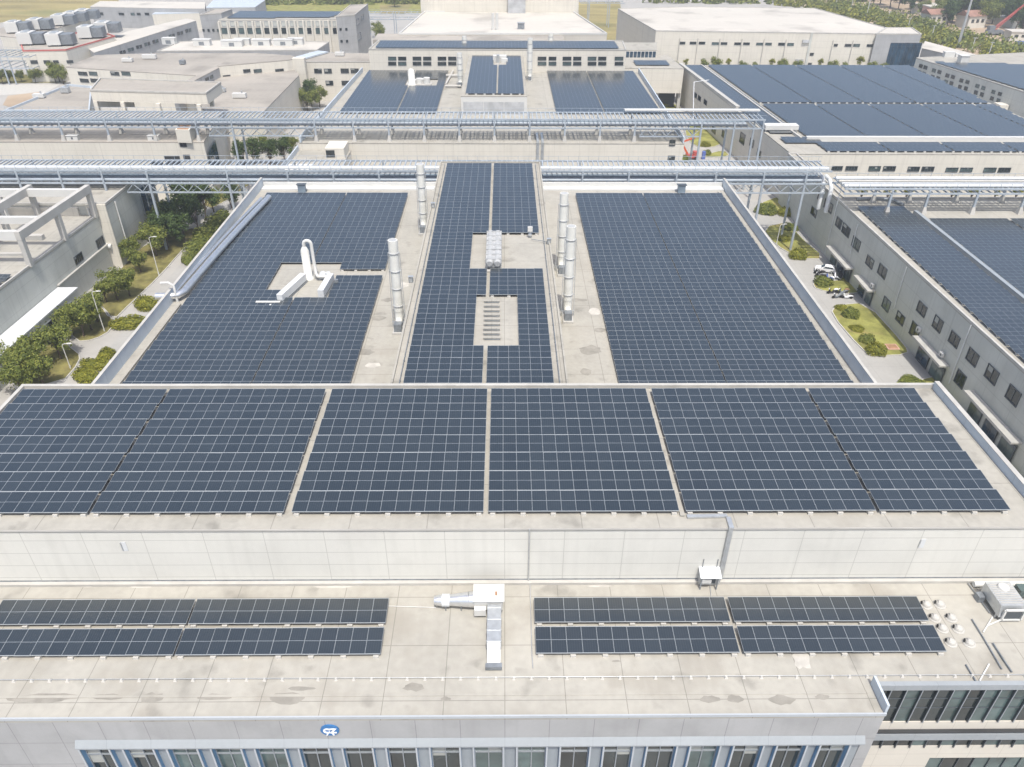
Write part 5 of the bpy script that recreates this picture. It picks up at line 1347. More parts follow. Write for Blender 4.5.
# low wing at the left front of the rear hall
lw = building('low_wing', 'low pale wing with stepped roof boxes left of the rear hall between the racks', [(-49,160.5),(-36.5,160.5),(-36.5,182.3),(-49,182.3)], 12.3, 'wall_s', 'roof', par=.0)
mb = MB(); mb.bar((-48.9,160.5,12.9),(-48.9,182.2,12.9),.3,1.2); mb.build('parapet','bluegrey',lw)
mb = MB(); mb.box(-47.5,-41.5,161,166.5,12.302,14.0); mb.build('roof_box','wall_s',lw); mb = MB(); mb.box(-41.2,-36.8,176,182,12.302,14.6); mb.build('roof_box','wall_s',lw)
mb = MB(); mb.box(-41.0,-39.0,175.9,175.99,12.6,14.2); mb.build('window','glass',lw)

# ================================================================ bridge, east rear hall and arrays
ZE2 = 12.0
e2 = building('factory_hall', 'huge right rear hall covered almost fully by blue solar rows behind the right rack', [at(690,152,12)[:2] if False else (68.5,181.2),(143.5,181.2),(143.5,214),(142,286),(62.0,286)], ZE2, 'wall_s', 'roof', par=.0)
EE, EF = (68.5,181.2), (143.5,181.2)
wl = [(846,166.5,857,170),(869,166.5,880,170.5),(883.5,166.5,895,170.5),(908,167,919,171),(922,167,933.5,171),(946,168,957.5,171.5),(960.5,168,972,171.5),(984,168,995.5,172),(998.5,168,1010,172),(832,166.5,842,170)]
wins(e2, EE, EF, wl, 'glass', 'framed', mull=4)
EW0, EW1 = (62.0,286), (68.5,181.2)
wins(e2, EW0, EW1, [(694,93,697,97.5),(698,96,701,100.5),(704,100,707,104.5),(712,127,716,133),(722,131,726,138),(740,133,745,144),(750,139,754,147),(757,150,761,157)], 'glass', 'framed', mull=1)
mb = MB(); mb.bar((62.1,285.8,ZE2+.4),(66.6,224,ZE2+.4),1.2,.8); mb.build('parapet','coping',e2)
ydiv = at(900,137,ZE2+1).y
mb = MB(); mb.box(75.5,143.2,ydiv-.5,ydiv+.6,ZE2+.002,ZE2+1.1); mb.build('divider_wall','white',e2)
mb = MB(); mb.bar((74.6,ydiv+1,ZE2+.35),(69.2,284,ZE2+.35),.5,.6); mb.build('divider_strip','concrete',e2)
yd2 = at(880,102.5,ZE2+FZ).y
xr = lambda y: 76.2 + (ydiv-y)*.058
def e2rows(y0, y1):
    y = y0
    while y+PL < y1:
        x = xr(y)+.6
        lim = 142.8
        b = 0
        while x + 3 < lim and x/y < .72:
            n = min(13, int((lim-x)/PP))
            if n < 2: break
            far_rows(x, n, y, y+PL+.1, ZE2); x += 13*PP+.42; b += 1
        y += 2.45
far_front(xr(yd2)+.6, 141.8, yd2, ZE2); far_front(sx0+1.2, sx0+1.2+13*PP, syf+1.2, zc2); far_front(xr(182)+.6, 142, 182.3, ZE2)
e2rows(182.3, ydiv-.8); e2rows(ydiv+2.0, yd2-1.1); e2rows(yd2, 284.5)
xs_ = lambda y: 68.7-(y-181.2)*.062+1.0
y = 198.0
while y < 283:
    far_rows(xs_(y)-.3, 6, y, y+PL+.1, ZE2); y += 2.45
far_rows(69.5, 8, 189.2, 196, ZE2+.02)
# white roof box and pipe at SW corner
p = at(770,128,ZE2+.9); mb = MB(); mb.box(-4.4,4.2,-.8,1.8,.6,1.7,0); mb.box(-4.2,-4.0,-.6,-.4,.002,.6,1); mb.box(3.8,4.0,-.6,-.4,.002,.6,1); mb.box(3.8,4.0,1.2,1.4,.002,.6,1); mb.box(-4.2,-4.0,1.2,1.4,.002,.6,1)
o = mb.build('roof_duct',['white','galv']); o.location=(p.x+3,p.y,ZE2); tag(o,'white box duct on legs at the corner of the right rear hall','duct')
pipe('roof_pipe','thin white angled pipe at the west edge of the right rear hall',[tuple(at(693,124,6)),tuple(at(694,82,ZE2+1.6)),tuple(at(709,80,ZE2+1.6))],.12,'whitem')
# connecting bridge between rear hall and right rear hall
br = building('link_bridge','white enclosed bridge with dark openings linking rear hall and right rear hall',[xy(624,68,13.5),xy(684,68.5,13.5),xy(668,55,13.5),xy(615,55,13.5)],13.5,'wall_s','roof',z0=5.5)
pA = Vector((*xy(626,68,13.5),0)); pB = Vector((*xy(684,68.5,13.5),0))
for px_ in (627,660,683): 
    p = at(px_,69,13.3); mb = MB(); mb.box(p.x-.5,p.x+.5,p.y+.6,p.y+1.6,0,5.49); mb.build('pillar','concrete',br)
p0_, p1_ = at(629,69,13.5), at(681,69,13.5)
mb = MB(); mb.box(p0_.x,p1_.x,p0_.y+5,p0_.y+5.5,0,5.4); mb.build('dark_passage','dark',br)
gbk = building('glazed_link','glazed link block with vertical mullions between the rear hall and the white warehouse',[xy(625,50,16),xy(657,50,16),xy(657,42.5,16),xy(620,42.5,16)],16.0,'wall_s','roof')
ga, gc = xy(625,50,16), xy(657,50,16)
wins(gbk, ga, gc, [(626+i*3.8,51.5,629+i*3.8,59) for i in range(8)], 'glassb','finw', mull=1)
far_rows(at(636,66,13.5).x, 10, at(640,66,13.5).y, at(640,61,13.5).y, 13.5)

# ================================================================ big white warehouse and its grey end
wh = building('warehouse','long white warehouse with a pale flat roof and a single row of small windows',[xy(656,31,15),xy(876,34,15),xy(905,33.5,15) if False else xy(886,28,15),xy(815,8.5,15),xy(690,7,15),xy(618,9,15)],15.0,'wall_s','roof_white',par=.25)
wA, wB = xy(656,31,15), xy(876,34,15)
ww = [(679.5,42,685,44),(690,42,696,44),(699,42,705,44),(712,42.5,718.5,44.5),(721,42.5,727,44.5),(734.5,42.7,740.5,44.7),(743.5,42.7,749.5,44.7),(756.5,43,762.5,45),(765.5,43,771.5,45),(778.5,43,784.5,45.3),(787.5,43.3,793.5,45.5),(834,44,837.5,46.3),(845,44.2,851,46.4),(853.5,44.2,859.5,46.4),(867,44.5,872.5,46.6),(810,53,813.5,55.5),(808,63,811.5,65)]
wins(wh, wA, wB, ww, 'glass','framed',mull=1)
mb = MB(); q = onwall(wA,wB,803,42); q2 = onwall(wA,wB,796,60); mb.box(q2.x-.3,q.x+1.5,q.y-.7,q.y-.02,q2.z-.4,q2.z+.3); mb.box(q2.x+1,q.x+2.3,q.y-.7,q.y-.02,q.z-.2,q.z+.9); mb.build('louvre_box','louvre',wh)
mb = MB(); mb.box(q.x+2.4,q.x+3.3,q.y-.5,q.y+.4,0,15.1); mb.build('corner_pier','wall_w',wh)
for x_ in (679,697,719,741,763,785,832,852):
    t_ = onwall(wA,wB,x_,46); mb = MB(); mb.tube([(t_.x,t_.y-.2,12.5),(t_.x,t_.y-.2,.2)],.14,6); mb.build('downpipe','coping',wh)
ge = building('grey_end_block','grey cube end block with tall dark blue glazing at the right of the white warehouse',[xy(876.5,34,15.2),xy(921.5,34.5,15.2),xy(924,29,15.2) if False else xy(912,28,15.2),xy(886.5,28,15.2)],15.2,'wall_grey','roof_white',par=.3)
gA, gB = xy(876.5,34,15.2), xy(921.5,34.5,15.2)
wins(ge, gA, gB, [(888+i*3.9,43,891.6+i*3.9,66) for i in range(8)], 'glassb','framed',mull=1,tr=.15)
for i,(x_,s_) in enumerate(((646,1.0),(657,1.1),(672,1.0),(684,.9),(703,1.1),(714,1.3),(726,.95),(741,1.0),(753,.9),(769,1.0),(780,1.2),(795,1.1),(817,1.05),(830,1.15),(843,1.0),(856,1.25),(869,1.1),(881,1.0))):
    t_ = onwall(wA,wB,x_,66); rtree('olive' if i % 3 else 'young', t_.x, t_.y-3.0, f'small street tree {ORD[i]} from the left along the white warehouse wall', .85*s_, 'small trees along the white warehouse')
for i,x_ in enumerate((866,892,911,957,977,1001,1022)):
    q = atY(x_, 180, 176.5); rtree('young', q.x, 176.5, f'young yellow tree {ORD[i]} from the left between the right rack and the windowed white wall', .98+.1*((i*3) % 3), 'young trees behind the right rack')

# ================================================================ far right grey building with windows
fg = building('factory_building','long grey far right building with paired windows and a blue solar roof',[(160.5,316),(171.5,248),(182,215),(240,225),(222,330)],9.2,'wall_w','roof',par=.2)
f0, f1 = (160.5,316), (171.5,248)
wf = []
for (x_,y_) in ((921,66),(925.5,67.5),(934,70.5),(939.5,72),(947.5,75.5),(953,77),(961.5,80.5),(967.5,82),(977.5,86),(983.5,88),(993.5,92),(1000,94)):
    wf += [(x_-1.8,y_-1.7,x_+1.8,y_+1.7),(x_-3.2,y_+4.6,x_+.2,y_+8.4)]
wins(fg, f0, f1, wf, 'glass','framed',mull=1)
def poly_rows(poly, z, skew=0):
    xs0 = min(p[0] for p in poly); y0 = min(p[1] for p in poly); y1 = max(p[1] for p in poly)
    y = y0
    while y < y1:
        xsn = []
        for i in range(len(poly)):
            a, b = poly[i], poly[(i+1) % len(poly)]
            if (a[1]-y)*(b[1]-y) < 0: xsn.append(a[0]+(b[0]-a[0])*(y-a[1])/(b[1]-a[1]))
        if len(xsn) >= 2:
            a, b = min(xsn)+1.2, max(xsn)-1.2
            n = int((b-a)/PP)
            if n > 0: far_rows(a, n, y, y+PL+.1, z)
        y += 2.45
poly_rows(ccw([(161.5,305),(171.5,250),(181.5,221),(219,231),(208,300)]), 9.2)
p = at(948,57,9.2); mb = MB(); mb.box(-2,2,-1,1,.002,2,0); mb.box(2.5,4,-.8,.8,.002,1.4,0); o=mb.build('roof_unit','white'); o.location=(p.x,p.y,9.2); tag(o,'white roof unit on the far right grey building','roof unit')
p = at(962,63,9.2); mb = MB(); mb.box(-1.5,1.5,-1.5,1.5,.002,2.6,0); mb.box(-1.7,1.7,-1.7,1.7,2.602,2.8,0); o=mb.build('roof_house','white'); o.location=(p.x,p.y,9.2); tag(o,'small white stair house on the far right grey building','roof house')
q=onwall(f0,f1,1006,104); mb=MB(); mb.box(q.x-3,q.x-.05,q.y-2,q.y+2,0,4.2,0); mb.box(q.x-3.03,q.x-3.001,q.y-1.6,q.y+1.6,0,3.4,1); mb.build('porch',['wall_s','dark'],fg)
fh = building('factory_building','white roofed shed beyond the far right grey building',[xy(922,48,8),xy(1000,66,8),xy(985,57,8),xy(925,41,8)],8.0,'wall_grey','roof_white')
mb=MB(); q=at(1012,72,0)
# ================================================================ far centre
z_f = ZNB+.6
fa = building('factory_building','broad far centre hall with white flat roof behind the rear block',[xy(399,34.5,z_f),xy(607,34.5,z_f),xy(573,12,z_f),xy(425,12,z_f)],z_f,'wall_beige','roof_white',par=.5,parm='white')
mb = MB(); mb.prism(ccw([(nx0-1,nyb+.3),(at(562,34,ZNB).x,nyb+.3),(at(562,34,ZNB).x,at(500,34.6,ZNB).y-.3),(nx0-1,at(500,34.6,ZNB).y-.3)]),0,ZNB+.25); tag(mb.build('connecting_roof','roof_far'),'grey flat connecting roof strip between the rear block and the far centre hall','building')
fz = z_f+6
fcpts = [xy(420,0,z_f)]
ff = at(500,12.3,z_f); xl = at(421,12,z_f).x; xr_ = at(578,12,z_f).x
fb2 = building('factory_building','tall white far centre building rising behind the white roof at the top edge',[(xl,ff.y),(xr_,ff.y),(xr_,ff.y+60),(xl,ff.y+60)],z_f+14,'wall_s','roof_white')
mb=MB(); q=at(513,14,z_f); mb.box(q.x-2,q.x+5,ff.y-3,ff.y-.02,z_f+.002,z_f+9); mb.build('louvre_box','louvre',fb2)
for px_ in (493,497): 
    q=at(px_,30,z_f); mb=MB(); mb.tube([(q.x,q.y,z_f+.002),(q.x,q.y,z_f+5.5)],.5,10); tag(mb.build('vent_pipe','white'),'white vent pipe near the front edge of the far centre roof, '+('left one' if px_==493 else 'right one'),'vent pipe','vent pipes on the far centre roof')
mb=MB(); q=at(521,29,z_f); mb.box(q.x-1.2,q.x+1.2,q.y-.8,q.y+.8,z_f+.002,z_f+2.0,0); mb.box(q.x-1.4,q.x+1.4,q.y-1,q.y+1,z_f+2.002,z_f+2.2,1); tag(mb.build('roof_unit',['galvd','galv']),'small dark unit on the far centre white roof','roof unit')
# grey link rack on far posts left and right of it
pipe_rack('far blue pipe bridge at the left of the far centre hall', at(362,15,10).x, at(420,15,10).x, at(390,16,10).y, at(390,16,10).y+8, 8.5, 11, [(at(372,20,6).x,0),(at(398,20,6).x,0)], cross=3)
pipe_rack('far white pipe bridge at the right of the far centre hall', at(580,2,12).x, at(624,2,12).x, at(600,3,12).y, at(600,3,12).y+8, 12, 14, [(at(588,14,6).x,0),(at(608,14,6).x,0)], cross=3)

# ================================================================ far left quarter
def bl(name, label, px, z, wall='wall_s', roof='roof_far', **k): return building(name, label, [xy(x,y,z) for x,y in px], z, wall, roof, **k)
# building with white wall and two storey windows, big flat roofs
b1 = bl('factory_building','low left building with wide grey flat roof and windows in its white gable',[(66,67),(206,76),(255,62),(290,55.5),(258,53),(157,53),(96,55)],12.0,par=.0)
A1,B1 = xy(66,67,12),xy(206,76,12)
wins(b1, A1,B1, [(78.5,72,87,75),(89.5,72,97,75),(111,72,119,75),(122,72,130,75),(80.5,79,88.5,82),(91,79,98,82)],'glass','framed',mull=2)
b2 = bl('factory_building','grey lower roof left of the windowed gable behind the rear rack',[(5,112),(90,112),(92,88),(69,86)],12.5,par=.6,parm='bluegrey')
b3 = bl('factory_building','flat roofed hall behind the framed roof house on the left',[(171,88),(207,112),(263,112),(299,75),(287,62),(222,66)],11.0,wall='wall_s')
b4 = bl('factory_building','white building with paired windows left of the rear hall',[(297,62),(372,62),(377,54),(310,52.5)],13.0,par=.2)
A4,B4 = xy(297,62,13),xy(372,62,13)
wins(b4,A4,B4,[(314.5,69,321.5,73),(324.5,69,331.5,73),(341,68.8,348.5,72.8),(351,68.8,358.5,72.8),(326,81,333,85),(342,81,349,85)],'glass','framed',mull=2)
b5 = bl('factory_building','white windowed wall block left of the pale corner pier behind the rear rack',[(218,66),(287,60),(299,58),(290,55),(230,58)],14.5)
A5,B5=xy(218,66,14.5),xy(287,60,14.5)
wins(b5,A5,B5,[(243.5,69.5,250,72.3),(254,69.4,261.5,72.2),(275.5,69.2,283.5,72),(243.8,76,250.5,79),(254.5,76,262,79),(276.5,76,284,78.8)],'glass','framed',mull=2)
wins(b5,A5,B5,[(223.5,75,231,83)],'dark','coping',name='doorway',mull=1)
p=at(299,58,14.6); mb=MB(); mb.box(p.x-2.2,p.x+2.0,p.y-1.5,p.y+1.2,0,14.7); mb.build('corner_pier','wall_s',b5)
for (px_,py_,w_,d_,lab) in ((297,96,5,5,'small white flat roofed porch beside the trees behind the rear rack'),(281,107,6,8,'white porch roof at the foot of the flat roofed left hall')):
    p=at(px_,py_,3.6); r=thing('porch',lab,'porch',(p.x,p.y,0)); mb=MB(); mb.box(-w_/2,w_/2,-d_/2,d_/2,3.3,3.6); mb.build('roof','white',r); mb=MB(); mb.box(-w_/2+.3,w_/2-.3,-d_/2+.3,d_/2-.3,0,3.29); mb.build('wall','wall_s',r)
p=at(307,57,13.2); mb=MB(); mb.bar((p.x-3,p.y-6,13.4),(p.x+4,p.y+9,13.4),4.5,.5); tag(mb.build('skylight','bluegrey'),'pale blue skylight on the white building behind the corner pier','skylight')
b6 = bl('factory_building','grey sided wall with four small windows on the left flat roof',[(171,88),(219,64.5),(222,66),(176,90)],14.0,wall='wall_grey')
A6,B6=xy(176,90,14),xy(222,66,14)
wins(b6,A6,B6,[(193.3,83.8,196.8,87),(197.8,81.5,201.2,84.6),(205.2,77.6,208.6,80.4),(209.8,75.4,213,78.2),(207,84.3,210.2,87),(211.2,82,214.2,84.6)],'glass','framed',mull=1)
# long pale slab building
b7 = bl('factory_building','long low grey edged building with cluttered white roof on the far left',[(157,51.5),(317,50.5),(329,42.5),(240,40),(180,42)],11.5,wall='wall_grey',roof='roof_white',par=.3)
rr = random.Random(3)
for i,(x_,y_,d) in enumerate(((170,44,1),(203,45.5,1.3),(233,46.5,1.6),(243,45,1.2),(262,45.5,1.4),(284,45.5,1.5),(296,44.5,1.2))):
    p=at(x_,y_,11.5); mb=MB(); mb.box(-2.5*d,2.5*d,-1.4,1.4,.002,2.2,0); mb.box(-2.6*d,2.6*d,-1.5,1.5,2.202,2.4,0); mb.box(-1,1,-1.42,-1.402,.3,1.6,1); o=mb.build('roof_unit',['white','galvd']); o.location=(p.x,p.y,11.5); tag(o,f'white roof box {ORD[i]} from the left on the long low far left building','roof unit','white roof boxes on the long low building')
gcl='small roof plant on the left rear roofs'
for i,(px_,py_,w_,h_,lab,mt) in enumerate(((183,64.5,.9,1.2,'tiny dark vent on the wide grey roof of the windowed gable','galvd'),(128,62,1.8,1.0,'low white duct box on the wide grey roof, left','white'),(150,59,2.4,1.3,'long white duct box at the back of the wide grey roof','white'),(40,98,1.6,1.0,'small white box on the grey lower left roof','white'),(66,93,1.2,1.4,'grey vent on the grey lower left roof','galv'),(240,98,2.0,1.2,'white box on the flat roofed hall behind the framed house','white'),(222,92,1.2,.9,'small grey vent on the flat roofed hall behind the framed house','galv'),(340,56,1.6,1.1,'white box on the roof of the paired window building','white'))):
    z_=11.0 if 200<px_<262 else 13.0 if px_>300 else 12.5 if px_<70 else 12.0
    p=at(px_,py_,z_); r=thing('roof_plant',lab,'roof plant',(p.x,p.y,z_),gcl)
    mb=MB(); mb.box(-w_,w_,-.8,.8,.25,h_+.25); mb.build('casing',mt,r)
    mb=MB(); mb.box(-w_+.1,-w_+.3,-.7,.7,.002,.25); mb.box(w_-.3,w_-.1,-.7,.7,.002,.25); mb.build('support_frame','galvd',r)
    mb=MB(); mb.tube([(w_*.4,0,h_+.25),(w_*.4,0,h_+.9)],.25,8); mb.build('flue','galv',r)
# building with columns and blue roof
b8 = bl('office_building','far left office building with white columns and dark windows under a blue roof',[(218,20.5),(338,19),(352,12),(230,12)],16.0,roof='roof')
A8,B8=xy(218,20.5,16),xy(338,19,16)
wins(b8,A8,B8,[(222+i*8.55,28,227.5+i*8.55,33.5) for i in range(14)],'glass','framed',mull=1)
wins(b8,A8,B8,[(222+i*8.55,21.5,228+i*8.55,26) for i in range(14)],'wall_w','frame',name='recess',mull=1)
for i in range(15):
    q=onwall(A8,B8,220.3+i*8.4,30); mb=MB(); mb.box(q.x-.35,q.x+.35,q.y-.9,q.y-.02,0,15.6); mb.build('column','wall_s',b8)
poly_rows(ccw([xy(222,19.5,16),xy(335,18.2,16),xy(349,12.6,16),xy(236,12.6,16)]),16.0)
b9 = bl('stair_tower','grey tower block at the left end of the columned office',[(199.5,15),(221,13.5),(232,9.5),(214,9.5)],18.0,wall='wall_grey',par=.3)
A9,B9=xy(199.5,15,18),xy(221,13.5,18)
wins(b9,A9,B9,[(202.5,29,204.5,31.5),(207.5,29,209.5,31.5),(212.3,29,214.3,31.5),(217,29,219,31.5)],'glass','framed',mull=1)
b10 = bl('stair_tower','grey tower block with dark glazed side at the right end of the columned office',[(336,17),(355,15),(368,4.5),(350,5.5)],18.5,wall='wall_grey',par=.3)
AA,AB=xy(336,17,18.5),xy(355,15,18.5); AC=xy(368,4.5,18.5)
wins(b10,AA,AB,[(339.5,28,341.5,30.5),(345.3,28,347.3,30.5),(340.5,40,342.5,42.5),(346,40,348,42.5)],'glass','framed',mull=1)
wins(b10,AB,AC,[(356,19,359,25),(361,15,363.5,20),(358,33,361,40)],'glassb','framed',mull=1)
# long gray wall with window row
b11 = bl('factory_building','long grey walled far left hall with a row of small dark windows',[(94,52.5),(196,20.5),(186,18.5),(128,31),(85,46)],9.5,wall='wall_grey',roof='roof_white')
AD,AE=xy(94,52.5,9.5),xy(196,20.5,9.5)
wv=[]
for i in range(9):
    x_=121+i*8.2; y_=53-i*2.72; wv+=[(x_-1.3,y_-2,x_+1.3,y_+1.2),(x_+2.0,y_-2.7,x_+4.4,y_+.4)]
A11,B11=xy(117,51.5,9.5),xy(196,20.5,9.5)
wins(b11,AD,AE,wv,'glass','framed',mull=1)
b12 = bl('factory_building','white walled building with red roof edge carrying the cooling units on the far left',[(23,52),(66,51),(115,37),(96,30),(20,42)],11.0,roof='roof_far')
A12,B12=xy(23,52,11),xy(66,51,11)
wins(b12,A12,B12,[(31,60.5,37.5,63.5),(44,60.5,50,63.5),(53.5,60.5,58.5,63),(67,60.5,73,63)],'glass','framed',mull=1)
mb=MB(); mb.ring(ccw([xy(23,51.6,11),xy(66,50.6,11),xy(115,36.8,11),xy(96,30.5,11),xy(20,42,11)]),.4,11.002,11.45,out=.1); mb.build('red_edge','red',b12)
def cooling(px,py,label,z=11.0,dx=3.2,dy=7.0,h=4.6,first=None):
    p=at(px,py,z); r=thing('cooling_unit',label,'cooling unit',(p.x,p.y,z),'white cooling units on the far left roofs',rad(8))
    mb=MB(); mb.box(0,dx*1.6,0,dy,.6,h); mb.build('casing','white',r)
    mb=MB(); mb.box(dx*1.6+.004,dx*1.6+.12,.3,dy-.3,.9,h-.3); mb.box(dx*1.6+.12,dx*1.6+4.2,.8,dy-.5,.6,h-.4); mb.build('louvre_side','galvd',r)
    for k in range(2): mb=MB(); mb.tube([(dx*.8,dy*(.28+.44*k),h),(dx*.8,dy*(.28+.44*k),h+.3)],1.3,12); mb.build('fan_ring','galv',r)
    for k in range(4): mb=MB(); mb.box(.2+(k%2)*dx*1.2,.5+(k%2)*dx*1.2,.2+(k//2)*(dy-.8),.6+(k//2)*(dy-.8),.002,.6); mb.build('foot','galvd',r)
for a in ((19,46,'front left'),(47.5,47,'second in the front row'),(79,39.5,'third in the front row'),(96,35,'last at the right of the front row')): cooling(a[0],a[1],f'white cooling unit with dark louvres, {a[2]}')
b13 = bl('factory_building','low far left building behind the red edged one with more cooling units',[(0,36),(20,38),(90,19),(60,14),(0,28)],9.0,roof='roof_far')
for a in ((6.5,34,'front left'),(28.5,31,'second'),(53,26.5,'third'),(65,23.5,'fourth'),(77,21,'farthest right')): cooling(a[0],a[1],f'white cooling unit, {a[2]} of the back row on the far left',9.0)
b14 = bl('factory_building','long grey building with dark slot windows at the far left horizon',[(90,6.5),(160,8),(205,8.5),(205,2),(100,1)],10.0,wall='wall_grey',roof='roof_white')
A14,B14=xy(90,6.5,10),xy(160,8,10)
wins(b14,A14,B14,[(97,12.5,103,15),(119,13,124,15),(131,13,134.5,15),(137,13,140.5,15),(145,13,149,15)],'glass','framed',mull=1)
b15 = bl('factory_building','far building with pale blue shed roof at the top left',[(152,14),(205,12.5),(205,8),(160,9)],8.0,wall='wall_s',roof='bluegrey')
b16 = bl('factory_building','dark roofed far building at the top left edge',[(206,7.5),(255,7),(265,0),(215,-2)],11.0,wall='wall_grey',roof='bluegrey')
pipe_rack('blue pipe rack at the far left picture edge beside the white windowed gable', at(-20,56,9).x, at(30,60,9).x, at(10,68,6).y, at(10,68,6).y+14, 6.0, 10.0, [(at(5,62,6).x,0),(at(20,62,6).x,0),(at(27,62,6).x,0)], cross=2.5)
sheet('road', [xy(-60,86,0),xy(35,84,0),xy(60,84.5,0),xy(45,93,0),xy(-60,98,0)], .012, 'kerb')
bed('', [xy(-60,84,0),xy(66,82.5,0),xy(64,76,0),xy(-60,72,0)], 'lawnd', kerb=False)
bed('', [xy(3,105,0),xy(8,96,0),xy(40,92,0),xy(36,97,0),xy(12,108,0)], 'soil', kerb=False)
for i,(x_,y_,s_) in enumerate(((60,82,1.25),(56,83,1.0),(42,82,.9),(36,83,.8),(11,83,.8),(3,84,.9),(64,84,1.0),(22,82,.7))):
    p=at(x_,y_,0); rtree('street' if i%2 else 'olive',p.x,p.y,f'green tree {ORD[i]} listed in the strip before the left windowed gable' if False else ['tallest green tree against the windowed gable at the left','green tree just left of the tallest one at the windowed gable','round tree in the middle of the far left strip','small tree left of the middle of the far left strip','tree under the far left pipe rack','tree at the left picture edge in the far strip','tree in the corner of the windowed gable','small tree between the far left rack posts'][i],s_*1.1,'trees in the far left strip')
p0=at(330,50,0)
bed('', [xy(322,52,0),xy(372,51.5,0),xy(370,46.5,0),xy(330,46,0)], 'lawnd', kerb=False)
hedge=MB(); rnd=random.Random(11)
a_,b_=at(328,52,0),at(364,51.5,0)
for i in range(2500):
    t=rnd.random(); p=a_.lerp(b_,t)+Vector((rnd.gauss(0,.8),rnd.uniform(-3,3),rnd.uniform(.3,4.5)+.6*math.sin(t*40)))
    n_=Vector((rnd.gauss(0,1),rnd.gauss(0,1),rnd.gauss(.5,1))).normalized(); u=n_.orthogonal().normalized(); v=n_.cross(u); s=rnd.uniform(.25,.6); hedge.add([p-u*s,p-v*s*.6,p+u*s,p+v*s*.6],[(0,1,2,3)])
tag(hedge.build('hedge','leaf'),'long green hedge before the right tower of the columned office','hedge')
for (x_,y_,s_,lab) in ((335,51,1.5,'tree rising from the hedge before the columned office'),(378,38,1.3,'tree beside the far left bridge, left one'),(381,41,1.1,'tree beside the far left bridge, right one')):
    p=at(x_,y_,0); rtree('street',p.x,p.y,lab,s_,'far trees by the columned office')

# ================================================================ fields, green belt and town
sheet('field', [xy(-60,25,0),xy(60,20,0),xy(130,9,0),xy(110,-6,0),xy(-60,-6,0)], .02, 'field')
sheet('field', [xy(255,12,0),xy(430,13,0),xy(420,-6,0),xy(250,-6,0)], .02, 'lawn')
sheet('field', [xy(380,14,0),xy(405,14,0),xy(412,4,0),xy(380,5,0)], .03, 'field')
sheet('field', [xy(580,40,0),xy(625,40,0),xy(620,2,0),xy(578,2,0)], .02, 'field')
sheet('town_ground', [xy(780,0,0),xy(1100,95,0),xy(1300,60,0),xy(1200,-40,0),xy(800,-30,0)], .015, 'soil')
def mass(label, line, width, n, h, mat='leaf', seed=1, s0=.5):
    rnd=random.Random(seed); mb=MB()
    pts=[at(x,y,0) for x,y in line]; L=[(pts[i+1]-pts[i]).length for i in range(len(pts)-1)]
    cl=[]
    for i in range(max(20,n//40)):
        j=rnd.choices(range(len(L)),L)[0]; p=pts[j].lerp(pts[j+1],rnd.random()); d=(pts[j+1]-pts[j]).normalized(); q=Vector((-d.y,d.x,0))
        cl.append((p+q*rnd.uniform(-width/2,width/2), rnd.uniform(.5,1.0)*h))
    for i in range(n):
        p,hh=rnd.choice(cl); d=Vector((rnd.gauss(0,1),rnd.gauss(0,1),abs(rnd.gauss(0,1)))).normalized(); r=hh*.6*rnd.uniform(.6,1.05)
        pp=p+Vector((d.x*r,d.y*r,d.z*hh*rnd.uniform(.6,1)))
        n_=(d+Vector((rnd.gauss(0,.6),rnd.gauss(0,.6),rnd.gauss(.3,.6)))).normalized(); u=n_.orthogonal().normalized(); v=n_.cross(u); s=s0*rnd.uniform(.6,1.5)
        mb.add([pp-u*s,pp-v*s*.6,pp+u*s,pp+v*s*.6],[(0,1,2,3)])
    o=mb.build('tree_belt',mat); tag(o,label,'trees',None,'stuff'); return o
mass('broad belt of mixed shrubs and trees along the plant boundary at the right',[(790,4),(840,12),(900,28),(960,46),(1030,70)],26,9000,5.0,'leafy',2,.8)
mass('darker green part of the boundary tree belt at the right',[(830,6),(900,24),(960,42),(1024,58)],30,8000,6.5,'leaf',3,.75)
mass('tree line at the top of the picture behind the fields',[(256,4),(300,3),(345,3.5),(420,3)],16,5000,5,'leaf',4,.8)
mass('tree line at the top behind the white warehouse',[(640,2),(720,2.5),(800,3),(860,0)],14,3500,6,'leaf',5,.9)
tg='village trees at the top right'
spots=[(880,5),(890,8),(905,4),(918,10),(928,6),(936,12),(945,18),(952,22),(960,24),(938,22),(947,26),(975,24),(984,27),(992,24),(1000,22),(1010,13),(1018,10),(990,12),(978,8),(968,5),(1004,6),(862,2),(912,0),(930,-1),(955,2),(1015,30),(1020,36),(872,8),(898,10),(910,14),(922,18),(886,-1),(942,6),(963,16),(970,21),(985,18),(996,9),(1008,27),(1022,14),(1012,-2),(975,-3),(945,-3)]
for i,(x_,y_) in enumerate(spots):
    p=at(x_,y_,0); side='dark' if i%3 else 'street'
    rtree(side,p.x,p.y,'village tree '+('above the boundary belt left of the pale houses' if x_<915 else 'among the pale houses left of the tall mast' if x_<958 else 'among the red roofs right of the tall mast' if x_<992 else 'around the crane arm in the top right corner'),random.uniform(1.6,2.5),tg)
